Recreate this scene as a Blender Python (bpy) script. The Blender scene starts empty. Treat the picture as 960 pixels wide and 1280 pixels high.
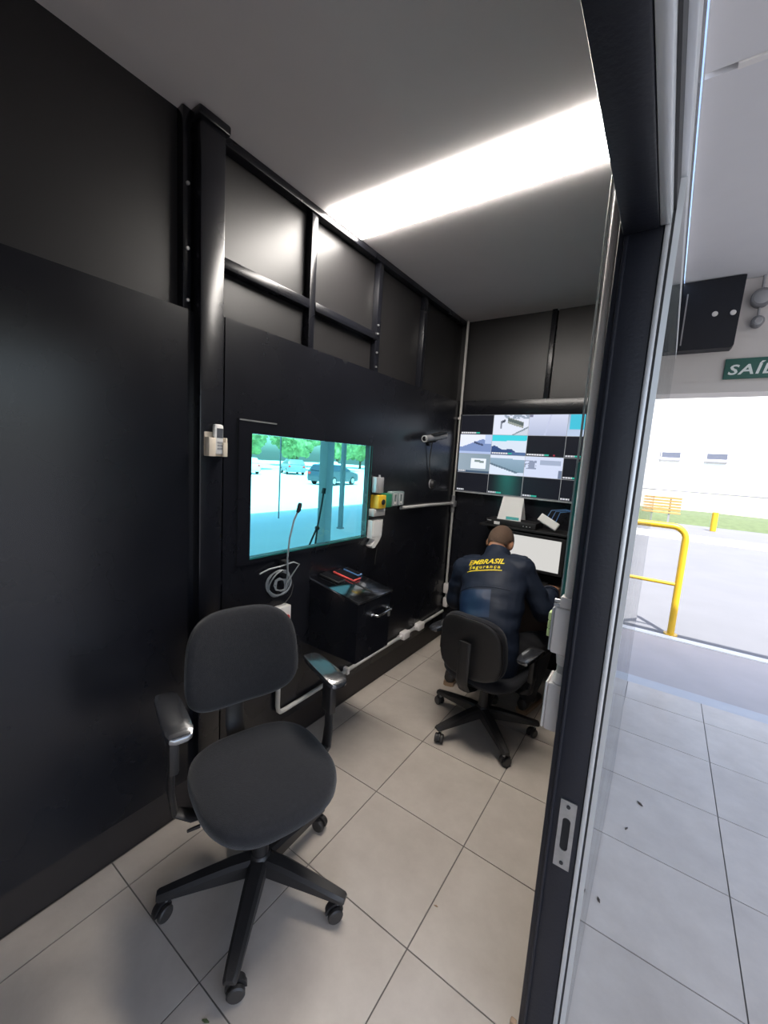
import bpy, bmesh, math, random
from mathutils import Vector, Matrix, noise
from mathutils.bvhtree import BVHTree
R_ = math.radians
SC = bpy.context.scene
COL = SC.collection
random.seed(7)

# ------------------------------------------------------------------ camera, sky, sun, exposure
cam_d = bpy.data.cameras.new('camera')
cam = bpy.data.objects.new('camera', cam_d)
COL.objects.link(cam)
cam_d.sensor_fit = 'HORIZONTAL'
cam_d.sensor_width = 36.0
cam_d.lens = 508.367 * 36.0 / 960.0
cam_d.clip_start = 0.02
cam_d.clip_end = 300
cam.matrix_world = Matrix(((0.818942, -0.125051, 0.560085, 1.539329),
                           (0.570359, 0.069469, -0.818453, 0.0),
                           (0.063440, 0.989715, 0.128216, 1.575873),
                           (0, 0, 0, 1)))
SC.camera = cam

world = bpy.data.worlds.new('sky')
SC.world = world
world.use_nodes = True
wn = world.node_tree
for n in list(wn.nodes):
    wn.nodes.remove(n)
w_out = wn.nodes.new('ShaderNodeOutputWorld')
w_bg = wn.nodes.new('ShaderNodeBackground')
w_sky = wn.nodes.new('ShaderNodeTexSky')
w_sky.sky_type = 'NISHITA'
w_sky.sun_disc = False
w_sky.sun_elevation = R_(62)
w_sky.sun_rotation = R_(140)
w_sky.dust_density = 2.5
w_bg.inputs['Strength'].default_value = 0.55
wn.links.new(w_sky.outputs[0], w_bg.inputs[0])
wn.links.new(w_bg.outputs[0], w_out.inputs[0])

sun_d = bpy.data.lights.new('sun', 'SUN')
sun_d.energy = 12.0
sun_d.angle = R_(0.6)
sun_d.color = (1.0, 0.97, 0.92)
sun = bpy.data.objects.new('sun', sun_d)
COL.objects.link(sun)
sun.location = (8, -12, 20)
sun.rotation_euler = Vector((-0.26, 0.36, -0.90)).to_track_quat('-Z', 'Y').to_euler()

LAMP_STRENGTH = 40.0
vs = SC.view_settings
vs.view_transform = 'Standard'
vs.look = 'None'
vs.exposure = 0.0
vs.gamma = 1.0
vs.use_curve_mapping = False


# ------------------------------------------------------------------ materials
def mat(name, col, rough=0.5, metal=0.0, spec=0.5, var=0.08, vscale=8.0, bump=0.0, bscale=60.0,
        emit=None, estr=0.0, coat=0.0, sheen=0.0, rvar=0.0):
    m = bpy.data.materials.new(name)
    m.use_nodes = True
    nt = m.node_tree
    b = nt.nodes['Principled BSDF']
    b.inputs['Base Color'].default_value = (*col, 1)
    b.inputs['Roughness'].default_value = rough
    b.inputs['Metallic'].default_value = metal
    b.inputs['Specular IOR Level'].default_value = spec
    if coat:
        b.inputs['Coat Weight'].default_value = coat
        b.inputs['Coat Roughness'].default_value = 0.08
    if sheen:
        b.inputs['Sheen Weight'].default_value = sheen
    tc = nt.nodes.new('ShaderNodeTexCoord')
    if var > 0:
        nz = nt.nodes.new('ShaderNodeTexNoise')
        nz.inputs['Scale'].default_value = vscale
        nz.inputs['Detail'].default_value = 5
        nt.links.new(tc.outputs['Object'], nz.inputs['Vector'])
        mr = nt.nodes.new('ShaderNodeMapRange')
        mr.inputs['To Min'].default_value = 1 - var
        mr.inputs['To Max'].default_value = 1 + var
        nt.links.new(nz.outputs['Fac'], mr.inputs['Value'])
        vm = nt.nodes.new('ShaderNodeVectorMath')
        vm.operation = 'SCALE'
        vm.inputs[0].default_value = col
        nt.links.new(mr.outputs[0], vm.inputs['Scale'])
        nt.links.new(vm.outputs[0], b.inputs['Base Color'])
        if rvar > 0:
            m2 = nt.nodes.new('ShaderNodeMapRange')
            m2.inputs['To Min'].default_value = max(0.02, rough - rvar)
            m2.inputs['To Max'].default_value = rough + rvar
            nt.links.new(nz.outputs['Fac'], m2.inputs['Value'])
            nt.links.new(m2.outputs[0], b.inputs['Roughness'])
    if bump > 0:
        bn = nt.nodes.new('ShaderNodeTexNoise')
        bn.inputs['Scale'].default_value = bscale
        bn.inputs['Detail'].default_value = 4
        nt.links.new(tc.outputs['Object'], bn.inputs['Vector'])
        bp = nt.nodes.new('ShaderNodeBump')
        bp.inputs['Strength'].default_value = bump
        bp.inputs['Distance'].default_value = 0.004
        nt.links.new(bn.outputs['Fac'], bp.inputs['Height'])
        nt.links.new(bp.outputs[0], b.inputs['Normal'])
    if emit:
        b.inputs['Emission Color'].default_value = (*emit, 1)
        b.inputs['Emission Strength'].default_value = estr
    return m


def tile_mat():
    m = mat('floor_tile', (0.60, 0.55, 0.50), 0.30, var=0.0, spec=0.4)
    nt = m.node_tree
    b = nt.nodes['Principled BSDF']
    tc = nt.nodes.new('ShaderNodeTexCoord')
    geo = nt.nodes.new('ShaderNodeNewGeometry')
    nz = nt.nodes.new('ShaderNodeTexNoise')
    nz.inputs['Scale'].default_value = 5.0
    nz.inputs['Detail'].default_value = 8
    nz.inputs['Roughness'].default_value = 0.65
    nt.links.new(geo.outputs['Position'], nz.inputs['Vector'])
    oi = nt.nodes.new('ShaderNodeObjectInfo')
    cr = nt.nodes.new('ShaderNodeValToRGB')
    cr.color_ramp.elements[0].position = 0.25
    cr.color_ramp.elements[0].color = (0.46, 0.40, 0.345, 1)
    cr.color_ramp.elements[1].position = 0.75
    cr.color_ramp.elements[1].color = (0.59, 0.525, 0.46, 1)
    nt.links.new(nz.outputs['Fac'], cr.inputs['Fac'])
    mr = nt.nodes.new('ShaderNodeMapRange')
    mr.inputs['To Min'].default_value = 0.95
    mr.inputs['To Max'].default_value = 1.03
    nt.links.new(oi.outputs['Random'], mr.inputs['Value'])
    vm = nt.nodes.new('ShaderNodeVectorMath')
    vm.operation = 'SCALE'
    nt.links.new(cr.outputs['Color'], vm.inputs[0])
    nt.links.new(mr.outputs[0], vm.inputs['Scale'])
    nt.links.new(vm.outputs[0], b.inputs['Base Color'])
    n2 = nt.nodes.new('ShaderNodeTexNoise')
    n2.inputs['Scale'].default_value = 3.0
    nt.links.new(geo.outputs['Position'], n2.inputs['Vector'])
    m2 = nt.nodes.new('ShaderNodeMapRange')
    m2.inputs['To Min'].default_value = 0.28
    m2.inputs['To Max'].default_value = 0.45
    nt.links.new(n2.outputs['Fac'], m2.inputs['Value'])
    nt.links.new(m2.outputs[0], b.inputs['Roughness'])
    return m


def glass_mat(name, tint, rough=0.0, ior=1.5, dust=0.0):
    m = bpy.data.materials.new(name)
    m.use_nodes = True
    nt = m.node_tree
    for n in list(nt.nodes):
        nt.nodes.remove(n)
    o = nt.nodes.new('ShaderNodeOutputMaterial')
    t = nt.nodes.new('ShaderNodeBsdfTransparent')
    t.inputs[0].default_value = (*tint, 1)
    g = nt.nodes.new('ShaderNodeBsdfGlossy')
    g.inputs['Roughness'].default_value = rough
    f = nt.nodes.new('ShaderNodeFresnel')
    f.inputs['IOR'].default_value = ior
    x = nt.nodes.new('ShaderNodeMixShader')
    gm = nt.nodes.new('ShaderNodeNewGeometry')
    sb = nt.nodes.new('ShaderNodeMath')
    sb.operation = 'SUBTRACT'
    sb.inputs[0].default_value = 1.0
    nt.links.new(gm.outputs['Backfacing'], sb.inputs[1])
    ml = nt.nodes.new('ShaderNodeMath')
    ml.operation = 'MULTIPLY'
    nt.links.new(f.outputs[0], ml.inputs[0])
    nt.links.new(sb.outputs[0], ml.inputs[1])
    nt.links.new(ml.outputs[0], x.inputs[0])
    if dust > 0:
        df = nt.nodes.new('ShaderNodeBsdfDiffuse')
        df.inputs[0].default_value = (0.75, 0.75, 0.75, 1)
        xd = nt.nodes.new('ShaderNodeMixShader')
        xd.inputs[0].default_value = dust
        nt.links.new(t.outputs[0], xd.inputs[1])
        nt.links.new(df.outputs[0], xd.inputs[2])
        nt.links.new(xd.outputs[0], x.inputs[1])
    else:
        nt.links.new(t.outputs[0], x.inputs[1])
    nt.links.new(g.outputs[0], x.inputs[2])
    nt.links.new(x.outputs[0], o.inputs[0])
    return m


def screen_mat(name, strength):
    m = bpy.data.materials.new(name)
    m.use_nodes = True
    nt = m.node_tree
    b = nt.nodes['Principled BSDF']
    a = nt.nodes.new('ShaderNodeAttribute')
    a.attribute_name = 'picture'
    b.inputs['Base Color'].default_value = (0.01, 0.01, 0.012, 1)
    b.inputs['Roughness'].default_value = 0.25
    nt.links.new(a.outputs['Color'], b.inputs['Emission Color'])
    b.inputs['Emission Strength'].default_value = strength
    return m


M = {}
M['tile'] = tile_mat()
M['grout'] = mat('grout', (0.16, 0.145, 0.13), 0.9)
M['black_wall'] = mat('black_painted_steel', (0.0085, 0.0090, 0.0125), 0.27, spec=0.5, var=0.25, vscale=3, bump=0.05, bscale=25, rvar=0.04)
M['upper_board'] = mat('dark_grey_board', (0.018, 0.0172, 0.018), 0.40, spec=0.5, var=0.2, vscale=4, bump=0.05, bscale=25)
M['plinth'] = mat('dark_brown_plinth', (0.022, 0.017, 0.016), 0.55, var=0.2)
M['ceiling'] = mat('ceiling_paint', (0.74, 0.71, 0.71), 0.9, var=0.03)
M['porch_ceiling'] = mat('porch_ceiling_paint', (0.70, 0.70, 0.71), 0.85, var=0.03)
M['porch_wall'] = mat('porch_wall_paint', (0.62, 0.59, 0.57), 0.85, var=0.04)
M['frame_dark'] = mat('dark_door_frame', (0.009, 0.0105, 0.017), 0.45, spec=0.35, var=0.15, vscale=30, bump=0.15, bscale=120)
M['alu'] = mat('aluminium', (0.62, 0.64, 0.66), 0.38, metal=0.6, var=0.06)
M['steel'] = mat('worn_steel', (0.42, 0.42, 0.42), 0.42, metal=0.8, var=0.25, vscale=60)
M['chrome'] = mat('chrome', (0.75, 0.75, 0.76), 0.15, metal=1.0, var=0.03)
M['seal'] = mat('black_seal', (0.02, 0.02, 0.022), 0.6)
M['slot'] = mat('dark_slot', (0.006, 0.006, 0.007), 0.8)
M['lamp'] = mat('lamp_diffuser', (0.9, 0.9, 0.9), 0.5, var=0, emit=(1.0, 0.94, 0.87), estr=LAMP_STRENGTH)
M['lamp_frame'] = mat('lamp_frame', (0.7, 0.7, 0.7), 0.5)
M['fabric'] = mat('charcoal_fabric', (0.022, 0.022, 0.025), 0.95, spec=0.2, var=0.35, vscale=90, bump=0.5, bscale=400, sheen=0.25)
M['fabric2'] = mat('black_fabric', (0.017, 0.017, 0.021), 0.95, spec=0.2, var=0.3, vscale=90, bump=0.4, bscale=400, sheen=0.15)
M['plastic'] = mat('black_plastic', (0.024, 0.022, 0.022), 0.42, var=0.2, vscale=40, bump=0.1, bscale=200)
M['arm_plastic'] = mat('arm_pad_plastic', (0.03, 0.031, 0.035), 0.22, spec=1.0, var=0.10, vscale=30, coat=0.8)
M['arm_plastic'].node_tree.nodes['Principled BSDF'].inputs['IOR'].default_value = 1.95
M['wheel'] = mat('caster_wheel', (0.035, 0.031, 0.029), 0.5, var=0.25, vscale=50)
M['black'] = mat('black_matte', (0.012, 0.012, 0.013), 0.5)
M['black_gloss'] = mat('black_gloss', (0.01, 0.01, 0.012), 0.12, var=0.05)
M['tray_top'] = mat('brushed_tray_top', (0.50, 0.52, 0.56), 0.13, metal=1.0, var=0.12)
M['screen'] = screen_mat('camera_picture', 1.1)
M['white_screen'] = mat('white_screen', (0.02, 0.02, 0.02), 0.4, var=0, emit=(0.98, 0.96, 0.92), estr=0.68)
M['silver'] = mat('silver_plastic', (0.5, 0.51, 0.52), 0.35, metal=0.3)
M['grey_line'] = mat('screen_grid', (0.25, 0.26, 0.27), 0.4, emit=(0.42, 0.43, 0.45), estr=0.6)
M['pvc'] = mat('grey_pvc', (0.50, 0.49, 0.47), 0.45, var=0.08)
M['pvc_dark'] = mat('grey_pvc_dark', (0.20, 0.20, 0.21), 0.5)
M['pvc_light'] = mat('light_pvc', (0.76, 0.715, 0.69), 0.45, var=0.04)
M['white'] = mat('white_plastic', (0.78, 0.76, 0.73), 0.4, var=0.03)
M['cream'] = mat('cream_plastic', (0.72, 0.62, 0.50), 0.45, var=0.03)
M['grey'] = mat('grey_plastic', (0.33, 0.33, 0.34), 0.45)
M['lcd'] = mat('lcd', (0.10, 0.105, 0.12), 0.2)
M['yellow'] = mat('yellow_plastic', (0.78, 0.48, 0.03), 0.4, var=0.05)
M['green'] = mat('green_plastic', (0.02, 0.22, 0.11), 0.4)
M['clear'] = mat('clear_smoky_plastic', (0.22, 0.28, 0.27), 0.15)
M['red'] = mat('red_plastic', (0.65, 0.03, 0.025), 0.35)
M['salmon'] = mat('red_edge', (0.75, 0.10, 0.09), 0.4)
M['cable'] = mat('light_cable', (0.26, 0.28, 0.29), 0.4)
M['cable_dark'] = mat('dark_cable', (0.03, 0.03, 0.03), 0.5)
M['cable_blue'] = mat('blue_cable', (0.08, 0.20, 0.42), 0.4)
M['teal_strip'] = mat('teal_strip', (0.02, 0.16, 0.15), 0.3)
M['paper'] = mat('white_paper', (0.82, 0.81, 0.79), 0.8, var=0.02)
M['teal_paper'] = mat('teal_paper', (0.08, 0.42, 0.42), 0.8)
M['wood_dark'] = mat('dark_wood', (0.055, 0.033, 0.022), 0.45, var=0.35, vscale=14)
M['skin'] = mat('skin', (0.36, 0.17, 0.095), 0.55, var=0.12, vscale=30)
M['hair'] = mat('cropped_hair', (0.105, 0.062, 0.040), 0.85, var=0.3, vscale=150, bump=0.5, bscale=500)
M['jacket'] = mat('navy_jacket', (0.012, 0.018, 0.034), 0.6, spec=0.28, var=0.2, vscale=20, bump=0.35, bscale=35)
M['jacket_panel'] = mat('navy_satin_panel', (0.012, 0.030, 0.075), 0.42, var=0.2, vscale=20, bump=0.25, bscale=35)
M['trousers'] = mat('black_trousers', (0.012, 0.012, 0.015), 0.8, var=0.2, bump=0.3, bscale=60)
M['shoe'] = mat('black_shoe', (0.03, 0.025, 0.022), 0.4)
M['sole'] = mat('tan_sole', (0.36, 0.24, 0.15), 0.7)
M['logo'] = mat('yellow_print', (0.85, 0.66, 0.03), 0.6, var=0.02)
M['lime'] = mat('lime_plastic', (0.62, 0.75, 0.35), 0.4)
M['beige'] = mat('beige_card', (0.30, 0.23, 0.17), 0.6)
M['sign_green'] = mat('sign_green', (0.035, 0.13, 0.105), 0.5)
M['sign_white'] = mat('sign_letters', (0.75, 0.82, 0.80), 0.5)
M['rail_yellow'] = mat('yellow_paint', (0.62, 0.37, 0.015), 0.4, var=0.05)
M['bench_wood'] = mat('yellow_bench_wood', (0.36, 0.22, 0.07), 0.6)
M['road'] = mat('road_concrete', (0.138, 0.140, 0.152), 0.85, var=0.12, vscale=1.5)
M['apron'] = mat('concrete_apron', (0.44, 0.40, 0.385), 0.8, var=0.12, vscale=3)
M['apron_light'] = mat('pale_cement_band', (0.50, 0.50, 0.51), 0.7, var=0.08, vscale=6)
M['kerb'] = mat('white_kerb_paint', (0.70, 0.70, 0.69), 0.8)
M['grass'] = mat('grass', (0.085, 0.115, 0.05), 0.95, var=0.35, vscale=6)
M['bldg'] = mat('white_building', (0.86, 0.85, 0.82), 0.85, var=0.02)
M['bldg_base'] = mat('pale_yellow_plinth', (0.80, 0.76, 0.58), 0.85)
M['far_glass'] = mat('far_window_glass', (0.12, 0.13, 0.17), 0.25)
M['sill'] = mat('grey_sill', (0.25, 0.25, 0.26), 0.7)
M['forecourt'] = mat('pale_forecourt', (0.74, 0.74, 0.72), 0.9, var=0.08, vscale=0.8)
M['pillar'] = mat('grey_pillar', (0.20, 0.24, 0.25), 0.6)
M['roofsheet'] = mat('roof_sheet', (0.45, 0.46, 0.47), 0.7)
M['leaf'] = mat('tree_leaf', (0.20, 0.30, 0.11), 0.9, var=0.7, vscale=1.6, bump=1.0, bscale=3)
M['bark'] = mat('bark', (0.12, 0.09, 0.06), 0.9)
M['car_dark'] = mat('dark_car_paint', (0.03, 0.045, 0.06), 0.3, coat=0.4)
M['car_white'] = mat('white_car_paint', (0.75, 0.76, 0.76), 0.3, coat=0.4)
M['car_grey'] = mat('grey_car_paint', (0.18, 0.2, 0.22), 0.3, coat=0.4)
M['car_glass'] = mat('car_glass', (0.02, 0.03, 0.035), 0.1)
M['tyre'] = mat('tyre', (0.02, 0.02, 0.02), 0.8)
M['window_glass'] = glass_mat('teal_window_glass', (0.52, 0.955, 0.985), 0.0)
M['door_glass'] = glass_mat('door_glass', (0.92, 0.96, 0.96), 0.03, 1.5, 0.10)


# ------------------------------------------------------------------ mesh builder
class MB:
    def __init__(self):
        self.bm = bmesh.new()

    def _merge(self, other):
        me = bpy.data.meshes.new('tmp')
        other.to_mesh(me)
        other.free()
        self.bm.from_mesh(me)
        bpy.data.meshes.remove(me)

    def box(self, c, s, rot=None, bev=0.0, seg=2):
        b = bmesh.new()
        bmesh.ops.create_cube(b, size=1.0)
        for v in b.verts:
            v.co = Vector((v.co.x * s[0], v.co.y * s[1], v.co.z * s[2]))
        if bev > 0:
            bmesh.ops.bevel(b, geom=list(b.edges), offset=bev, segments=seg, profile=0.5, affect='EDGES')
        mt = Matrix.Translation(Vector(c))
        if rot is not None:
            mt = mt @ rot.to_4x4()
        bmesh.ops.transform(b, matrix=mt, verts=b.verts)
        self._merge(b)
        return self

    def span(self, a, b, bev=0.0, seg=2):
        a, b = Vector(a), Vector(b)
        return self.box((a + b) / 2, [abs(x) for x in (b - a)], None, bev, seg)

    def loft(self, rings, closed_caps=True, loop=True):
        bm = self.bm
        rv = [[bm.verts.new(p) for p in r] for r in rings]
        n = len(rings[0])
        for a, b in zip(rv[:-1], rv[1:]):
            for i in range(n if loop else n - 1):
                j = (i + 1) % n
                bm.faces.new((a[i], a[j], b[j], b[i]))
        if closed_caps:
            bm.faces.new(list(reversed(rv[0])))
            bm.faces.new(rv[-1])
        return self

    def cyl(self, p0, p1, r0, r1=None, n=18, bev=0.0):
        p0, p1 = Vector(p0), Vector(p1)
        r1 = r0 if r1 is None else r1
        d = (p1 - p0).normalized()
        u = d.orthogonal().normalized()
        v = d.cross(u)
        st = [(p0, r0), (p1, r1)]
        if bev > 0:
            st = [(p0, r0 - bev), (p0 + d * bev, r0), (p1 - d * bev, r1), (p1, r1 - bev)]
        rings = [[p + (u * math.cos(t) + v * math.sin(t)) * r for t in [2 * math.pi * k / n for k in range(n)]] for p, r in st]
        return self.loft(rings)

    def tube(self, pts, r, n=10, side=None, caps=True):
        """round or elliptic tube along pts; r is a number or a list of (a, b) or numbers"""
        pts = [Vector(p) for p in pts]
        rings = []
        prev = None
        for i, p in enumerate(pts):
            if i == 0:
                d = pts[1] - pts[0]
            elif i == len(pts) - 1:
                d = pts[-1] - pts[-2]
            else:
                d = (pts[i + 1] - p).normalized() + (p - pts[i - 1]).normalized()
            d.normalize()
            if side is not None:
                u = (Vector(side) - d * d.dot(Vector(side))).normalized()
            elif prev is None:
                u = d.orthogonal().normalized()
            else:
                u = (prev - d * d.dot(prev)).normalized()
            prev = u
            v = d.cross(u)
            rr = r[i] if isinstance(r, (list, tuple)) else r
            a, b = rr if isinstance(rr, (list, tuple)) else (rr, rr)
            rings.append([p + u * (math.cos(t) * a) + v * (math.sin(t) * b) for t in [2 * math.pi * k / n for k in range(n)]])
        return self.loft(rings, caps)

    def ball(self, c, r, sub=3, rot=None):
        b = bmesh.new()
        bmesh.ops.create_icosphere(b, subdivisions=sub, radius=1.0)
        rr = r if isinstance(r, (list, tuple)) else (r, r, r)
        mt = Matrix.Translation(Vector(c))
        if rot is not None:
            mt = mt @ rot.to_4x4()
        mt = mt @ Matrix.Diagonal((*rr, 1))
        bmesh.ops.transform(b, matrix=mt, verts=b.verts)
        self._merge(b)
        return self

    def prism(self, poly, a, b, mtx=None):
        """poly: 2-D outline (x, y) extruded from z=a to z=b, then mtx"""
        mtx = mtx or Matrix.Identity(4)
        r0 = [mtx @ Vector((x, y, a)) for x, y in poly]
        r1 = [mtx @ Vector((x, y, b)) for x, y in poly]
        return self.loft([r0, r1])

    def ring(self, outer, inner, a, b, mtx=None):
        """a frame: rectangle (x0,y0,x1,y1) with a hole, extruded a..b"""
        mtx = mtx or Matrix.Identity(4)
        def q(r, z):
            x0, y0, x1, y1 = r
            return [self.bm.verts.new(mtx @ Vector(p)) for p in ((x0, y0, z), (x1, y0, z), (x1, y1, z), (x0, y1, z))]
        oa, ob, ia, ib = q(outer, a), q(outer, b), q(inner, a), q(inner, b)
        for i in range(4):
            j = (i + 1) % 4
            f = self.bm.faces.new
            f((oa[i], oa[j], ob[j], ob[i]))
            f((ia[j], ia[i], ib[i], ib[j]))
            f((oa[j], oa[i], ia[i], ia[j]))
            f((ob[i], ob[j], ib[j], ib[i]))
        return self

    def arc_poly(self, *a):
        return self

    def xform(self, m):
        bmesh.ops.transform(self.bm, matrix=m, verts=self.bm.verts)
        return self


YZX = Matrix(((0, 0, 1, 0), (1, 0, 0, 0), (0, 1, 0, 0), (0, 0, 0, 1)))     # (y, z) outline, thickness along X
XZY = Matrix(((1, 0, 0, 0), (0, 0, 1, 0), (0, 1, 0, 0), (0, 0, 0, 1)))     # (x, z) outline, thickness along Y


def wloc(o):
    v = Vector((0, 0, 0))
    while o is not None:
        v += Vector(o.location)
        o = o.parent
    return v


def finish(me, m, smooth=True, ang=38):
    me.materials.append(m)
    if smooth:
        me.polygons.foreach_set('use_smooth', [True] * len(me.polygons))
        me.set_sharp_from_angle(angle=R_(ang))
    me.update()


def obj(name, mb, m, parent=None, local=False, loc=(0, 0, 0), smooth=True, ang=38):
    """link one mesh object; mesh coordinates are world coordinates unless local"""
    bm = mb.bm
    bmesh.ops.recalc_face_normals(bm, faces=bm.faces)
    off = wloc(parent) if (parent is not None and not local) else Vector((0, 0, 0))
    if parent is None and not local:
        off = off + Vector(loc)
    if off.length > 0:
        bmesh.ops.translate(bm, vec=-off, verts=bm.verts)
    me = bpy.data.meshes.new(name)
    bm.to_mesh(me)
    bm.free()
    finish(me, m, smooth, ang)
    o = bpy.data.objects.new(name, me)
    COL.objects.link(o)
    if parent is not None:
        o.parent = parent
    else:
        o.location = loc
    return o


def raw(name, me, parent=None, loc=(0, 0, 0)):
    o = bpy.data.objects.new(name, me)
    COL.objects.link(o)
    o.parent = parent
    o.location = loc
    return o


def tag(o, label, cat, group=None, kind=None):
    if label:
        o['label'] = label
    if cat:
        o['category'] = cat
    if group:
        o['group'] = group
    if kind:
        o['kind'] = kind
    return o


def thing(name, label, cat, loc=(0, 0, 0), rotz=0.0, group=None):
    o = bpy.data.objects.new(name, None)
    o.empty_display_size = 0.05
    COL.objects.link(o)
    o.location = loc
    o.rotation_euler = (0, 0, rotz)
    return tag(o, label, cat, group)


def struct(name, mb, m, parent=None):
    o = obj(name, mb, m, parent)
    if parent is None:
        o['kind'] = 'structure'
    return o


def copy_tree(o, parent=None):
    c = o.copy()
    COL.objects.link(c)
    c.parent = parent
    for ch in list(o.children):
        copy_tree(ch, c)
    return c


def remesh(mb, voxel, smooth=4, factor=0.5):
    """union of overlapping closed tubes as one continuous skin"""
    me = bpy.data.meshes.new('tmp')
    bmesh.ops.recalc_face_normals(mb.bm, faces=mb.bm.faces)
    mb.bm.to_mesh(me)
    mb.bm.free()
    o = bpy.data.objects.new('tmp', me)
    COL.objects.link(o)
    md = o.modifiers.new('r', 'REMESH')
    md.mode = 'VOXEL'
    md.voxel_size = voxel
    if smooth:
        s = o.modifiers.new('s', 'SMOOTH')
        s.iterations = smooth
        s.factor = factor
    dg = bpy.context.evaluated_depsgraph_get()
    res = bpy.data.meshes.new_from_object(o.evaluated_get(dg))
    bpy.data.objects.remove(o)
    out = MB()
    out.bm.from_mesh(res)
    bpy.data.meshes.remove(res)
    return out


def text_mb(body, size, extrude=0.0008, shear=0.0, offset=0.0, spacing=1.0, align='CENTER'):
    cu = bpy.data.curves.new('txt', 'FONT')
    cu.body = body
    cu.size = size
    cu.extrude = extrude
    cu.shear = shear
    cu.offset = offset
    cu.space_character = spacing
    cu.align_x = align
    cu.resolution_u = 3
    o = bpy.data.objects.new('txt', cu)
    COL.objects.link(o)
    dg = bpy.context.evaluated_depsgraph_get()
    me = bpy.data.meshes.new_from_object(o.evaluated_get(dg))
    bpy.data.objects.remove(o)
    mb = MB()
    mb.bm.from_mesh(me)
    bpy.data.meshes.remove(me)
    return mb


# ------------------------------------------------------------------ the setting
H = 2.772
XR = 1.40                    # inner face of the right wall
YB = 3.32                    # inner face of the back wall
GX = [0.586 + 0.45 * i for i in range(-2, 8)]
GY = [1.03 + 0.45 * j for j in range(-6, 6)]

floor = struct('floor', MB().span((-0.02, -1.30, -0.10), (4.3, 3.56, -0.003)), M['grout'])
xs = [0.0] + [x for x in GX if x > 0.01]
ys = [-1.22] + [y for y in GY if y > -1.2] + [3.56]
tile_cache = {}
for i in range(len(xs) - 1):
    for j in range(len(ys) - 1):
        x0, x1, y0, y1 = xs[i], xs[i + 1], ys[j], ys[j + 1]
        if y0 >= YB - 0.01 and x1 < 1.45:
            continue
        sx, sy = round(x1 - x0 - 0.0045, 4), round(y1 - y0 - 0.0045, 4)
        if (sx, sy) not in tile_cache:
            b = MB().box((0, 0, -0.003), (sx, sy, 0.006))
            t = obj('tile', b, M['tile'], floor, local=True, smooth=False)
            tile_cache[(sx, sy)] = t.data
        else:
            t = raw('tile', tile_cache[(sx, sy)], floor)
        t.location = ((x0 + x1) / 2, (y0 + y1) / 2, 0)

# --- left wall with the window
WY0, WY1, WZ0, WZ1 = 1.165, 2.04, 1.085, 1.652
wall_left = struct('wall_left', MB().ring((-1.3, -0.1, 3.42, 2.85), (WY0 - .03, WZ0 - .14, WY1 + .22, WZ1 + .03), -0.13, -0.06, YZX), M['upper_board'])
for (y0, y1, z0, z1) in ((-1.22, 0.875, 0.15, 2.083),):
    obj('lower_panel', MB().span((-0.06, y0, z0), (0.0, y1, z1)), M['black_wall'], wall_left, smooth=False)
obj('lower_panel', MB().ring((1.032, 0.15, YB, 2.103), (WY0, WZ0, WY1, WZ1), -0.026, 0.0, YZX), M['black_wall'], wall_left, smooth=False)
obj('post', MB().span((-0.06, 0.906, 0.0), (0.030, 1.006, H), bev=0.006), M['black_wall'], wall_left)
obj('infill_strip', MB().span((-0.06, 0.878, 0.15), (-0.012, 0.906, 2.083)), M['black_wall'], wall_left, smooth=False)
obj('infill_strip', MB().span((-0.06, 1.006, 0.15), (-0.004, 1.029, 2.103)), M['black_wall'], wall_left, smooth=False)
obj('bracket', MB().span((-0.05, 0.893, 2.735), (0.042, 1.020, H - 0.002), bev=0.008), M['black_wall'], wall_left)
for y0, y1, z0 in ((0.866, 0.898, 2.083), (1.508, 1.548, 2.103), (2.072, 2.112, 2.103), (2.632, 2.672, 2.103), (0.28, 0.33, 2.083)):
    obj('stud', MB().span((-0.06, y0, z0), (-0.018, y1, H - 0.002), bev=0.003), M['black_wall'], wall_left)
for y0, y1 in ((1.006, 1.508), (1.548, 2.072)):
    obj('rail', MB().span((-0.06, y0, 2.292), (-0.014, y1, 2.334), bev=0.003), M['black_wall'], wall_left)
obj('top_strip', MB().span((-0.06, 1.006, 2.735), (-0.01, YB, H - 0.002), bev=0.003), M['black_wall'], wall_left)  # dark strip along the top of the left wall
for z in (2.38, 2.33, 2.22, 2.135):
    obj('bolt', MB().cyl((-0.018, 2.082, z), (-0.010, 2.082, z), 0.006, n=8), M['steel'], wall_left)
for z in (2.52, 2.30, 2.12):
    obj('bolt', MB().cyl((-0.018, 0.882, z), (-0.010, 0.882, z), 0.006, n=8), M['steel'], wall_left)
baseboard = struct('baseboard_left', MB().span((-0.055, -1.22, 0.0), (-0.004, YB, 0.148)), M['plinth'])

# --- window
window = struct('window_1', MB().ring((1.098, 1.058, 2.062, 1.712), (WY0, WZ0, WY1, WZ1), 0.0005, 0.010, YZX), M['black_wall'])
obj('window_rim', MB().ring((2.036, 1.086, 2.062, 1.651), (2.0405, 1.0865, 2.0605, 1.6505), 0.010, 0.013, YZX), M['teal_strip'], window)
obj('trim_strip', MB().span((0.008, 1.099, 1.704), (0.013, 1.30, 1.710)), M['steel'], window)
obj('sill_strip', MB().span((0.008, 1.165, 1.0785), (0.0125, 2.055, 1.0845)), M['teal_strip'], window)
obj('pane', MB().span((-0.033, WY0 - 0.015, WZ0 - 0.015), (-0.0265, WY1 + 0.015, WZ1 + 0.015)), M['window_glass'], window, smooth=False)

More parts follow.
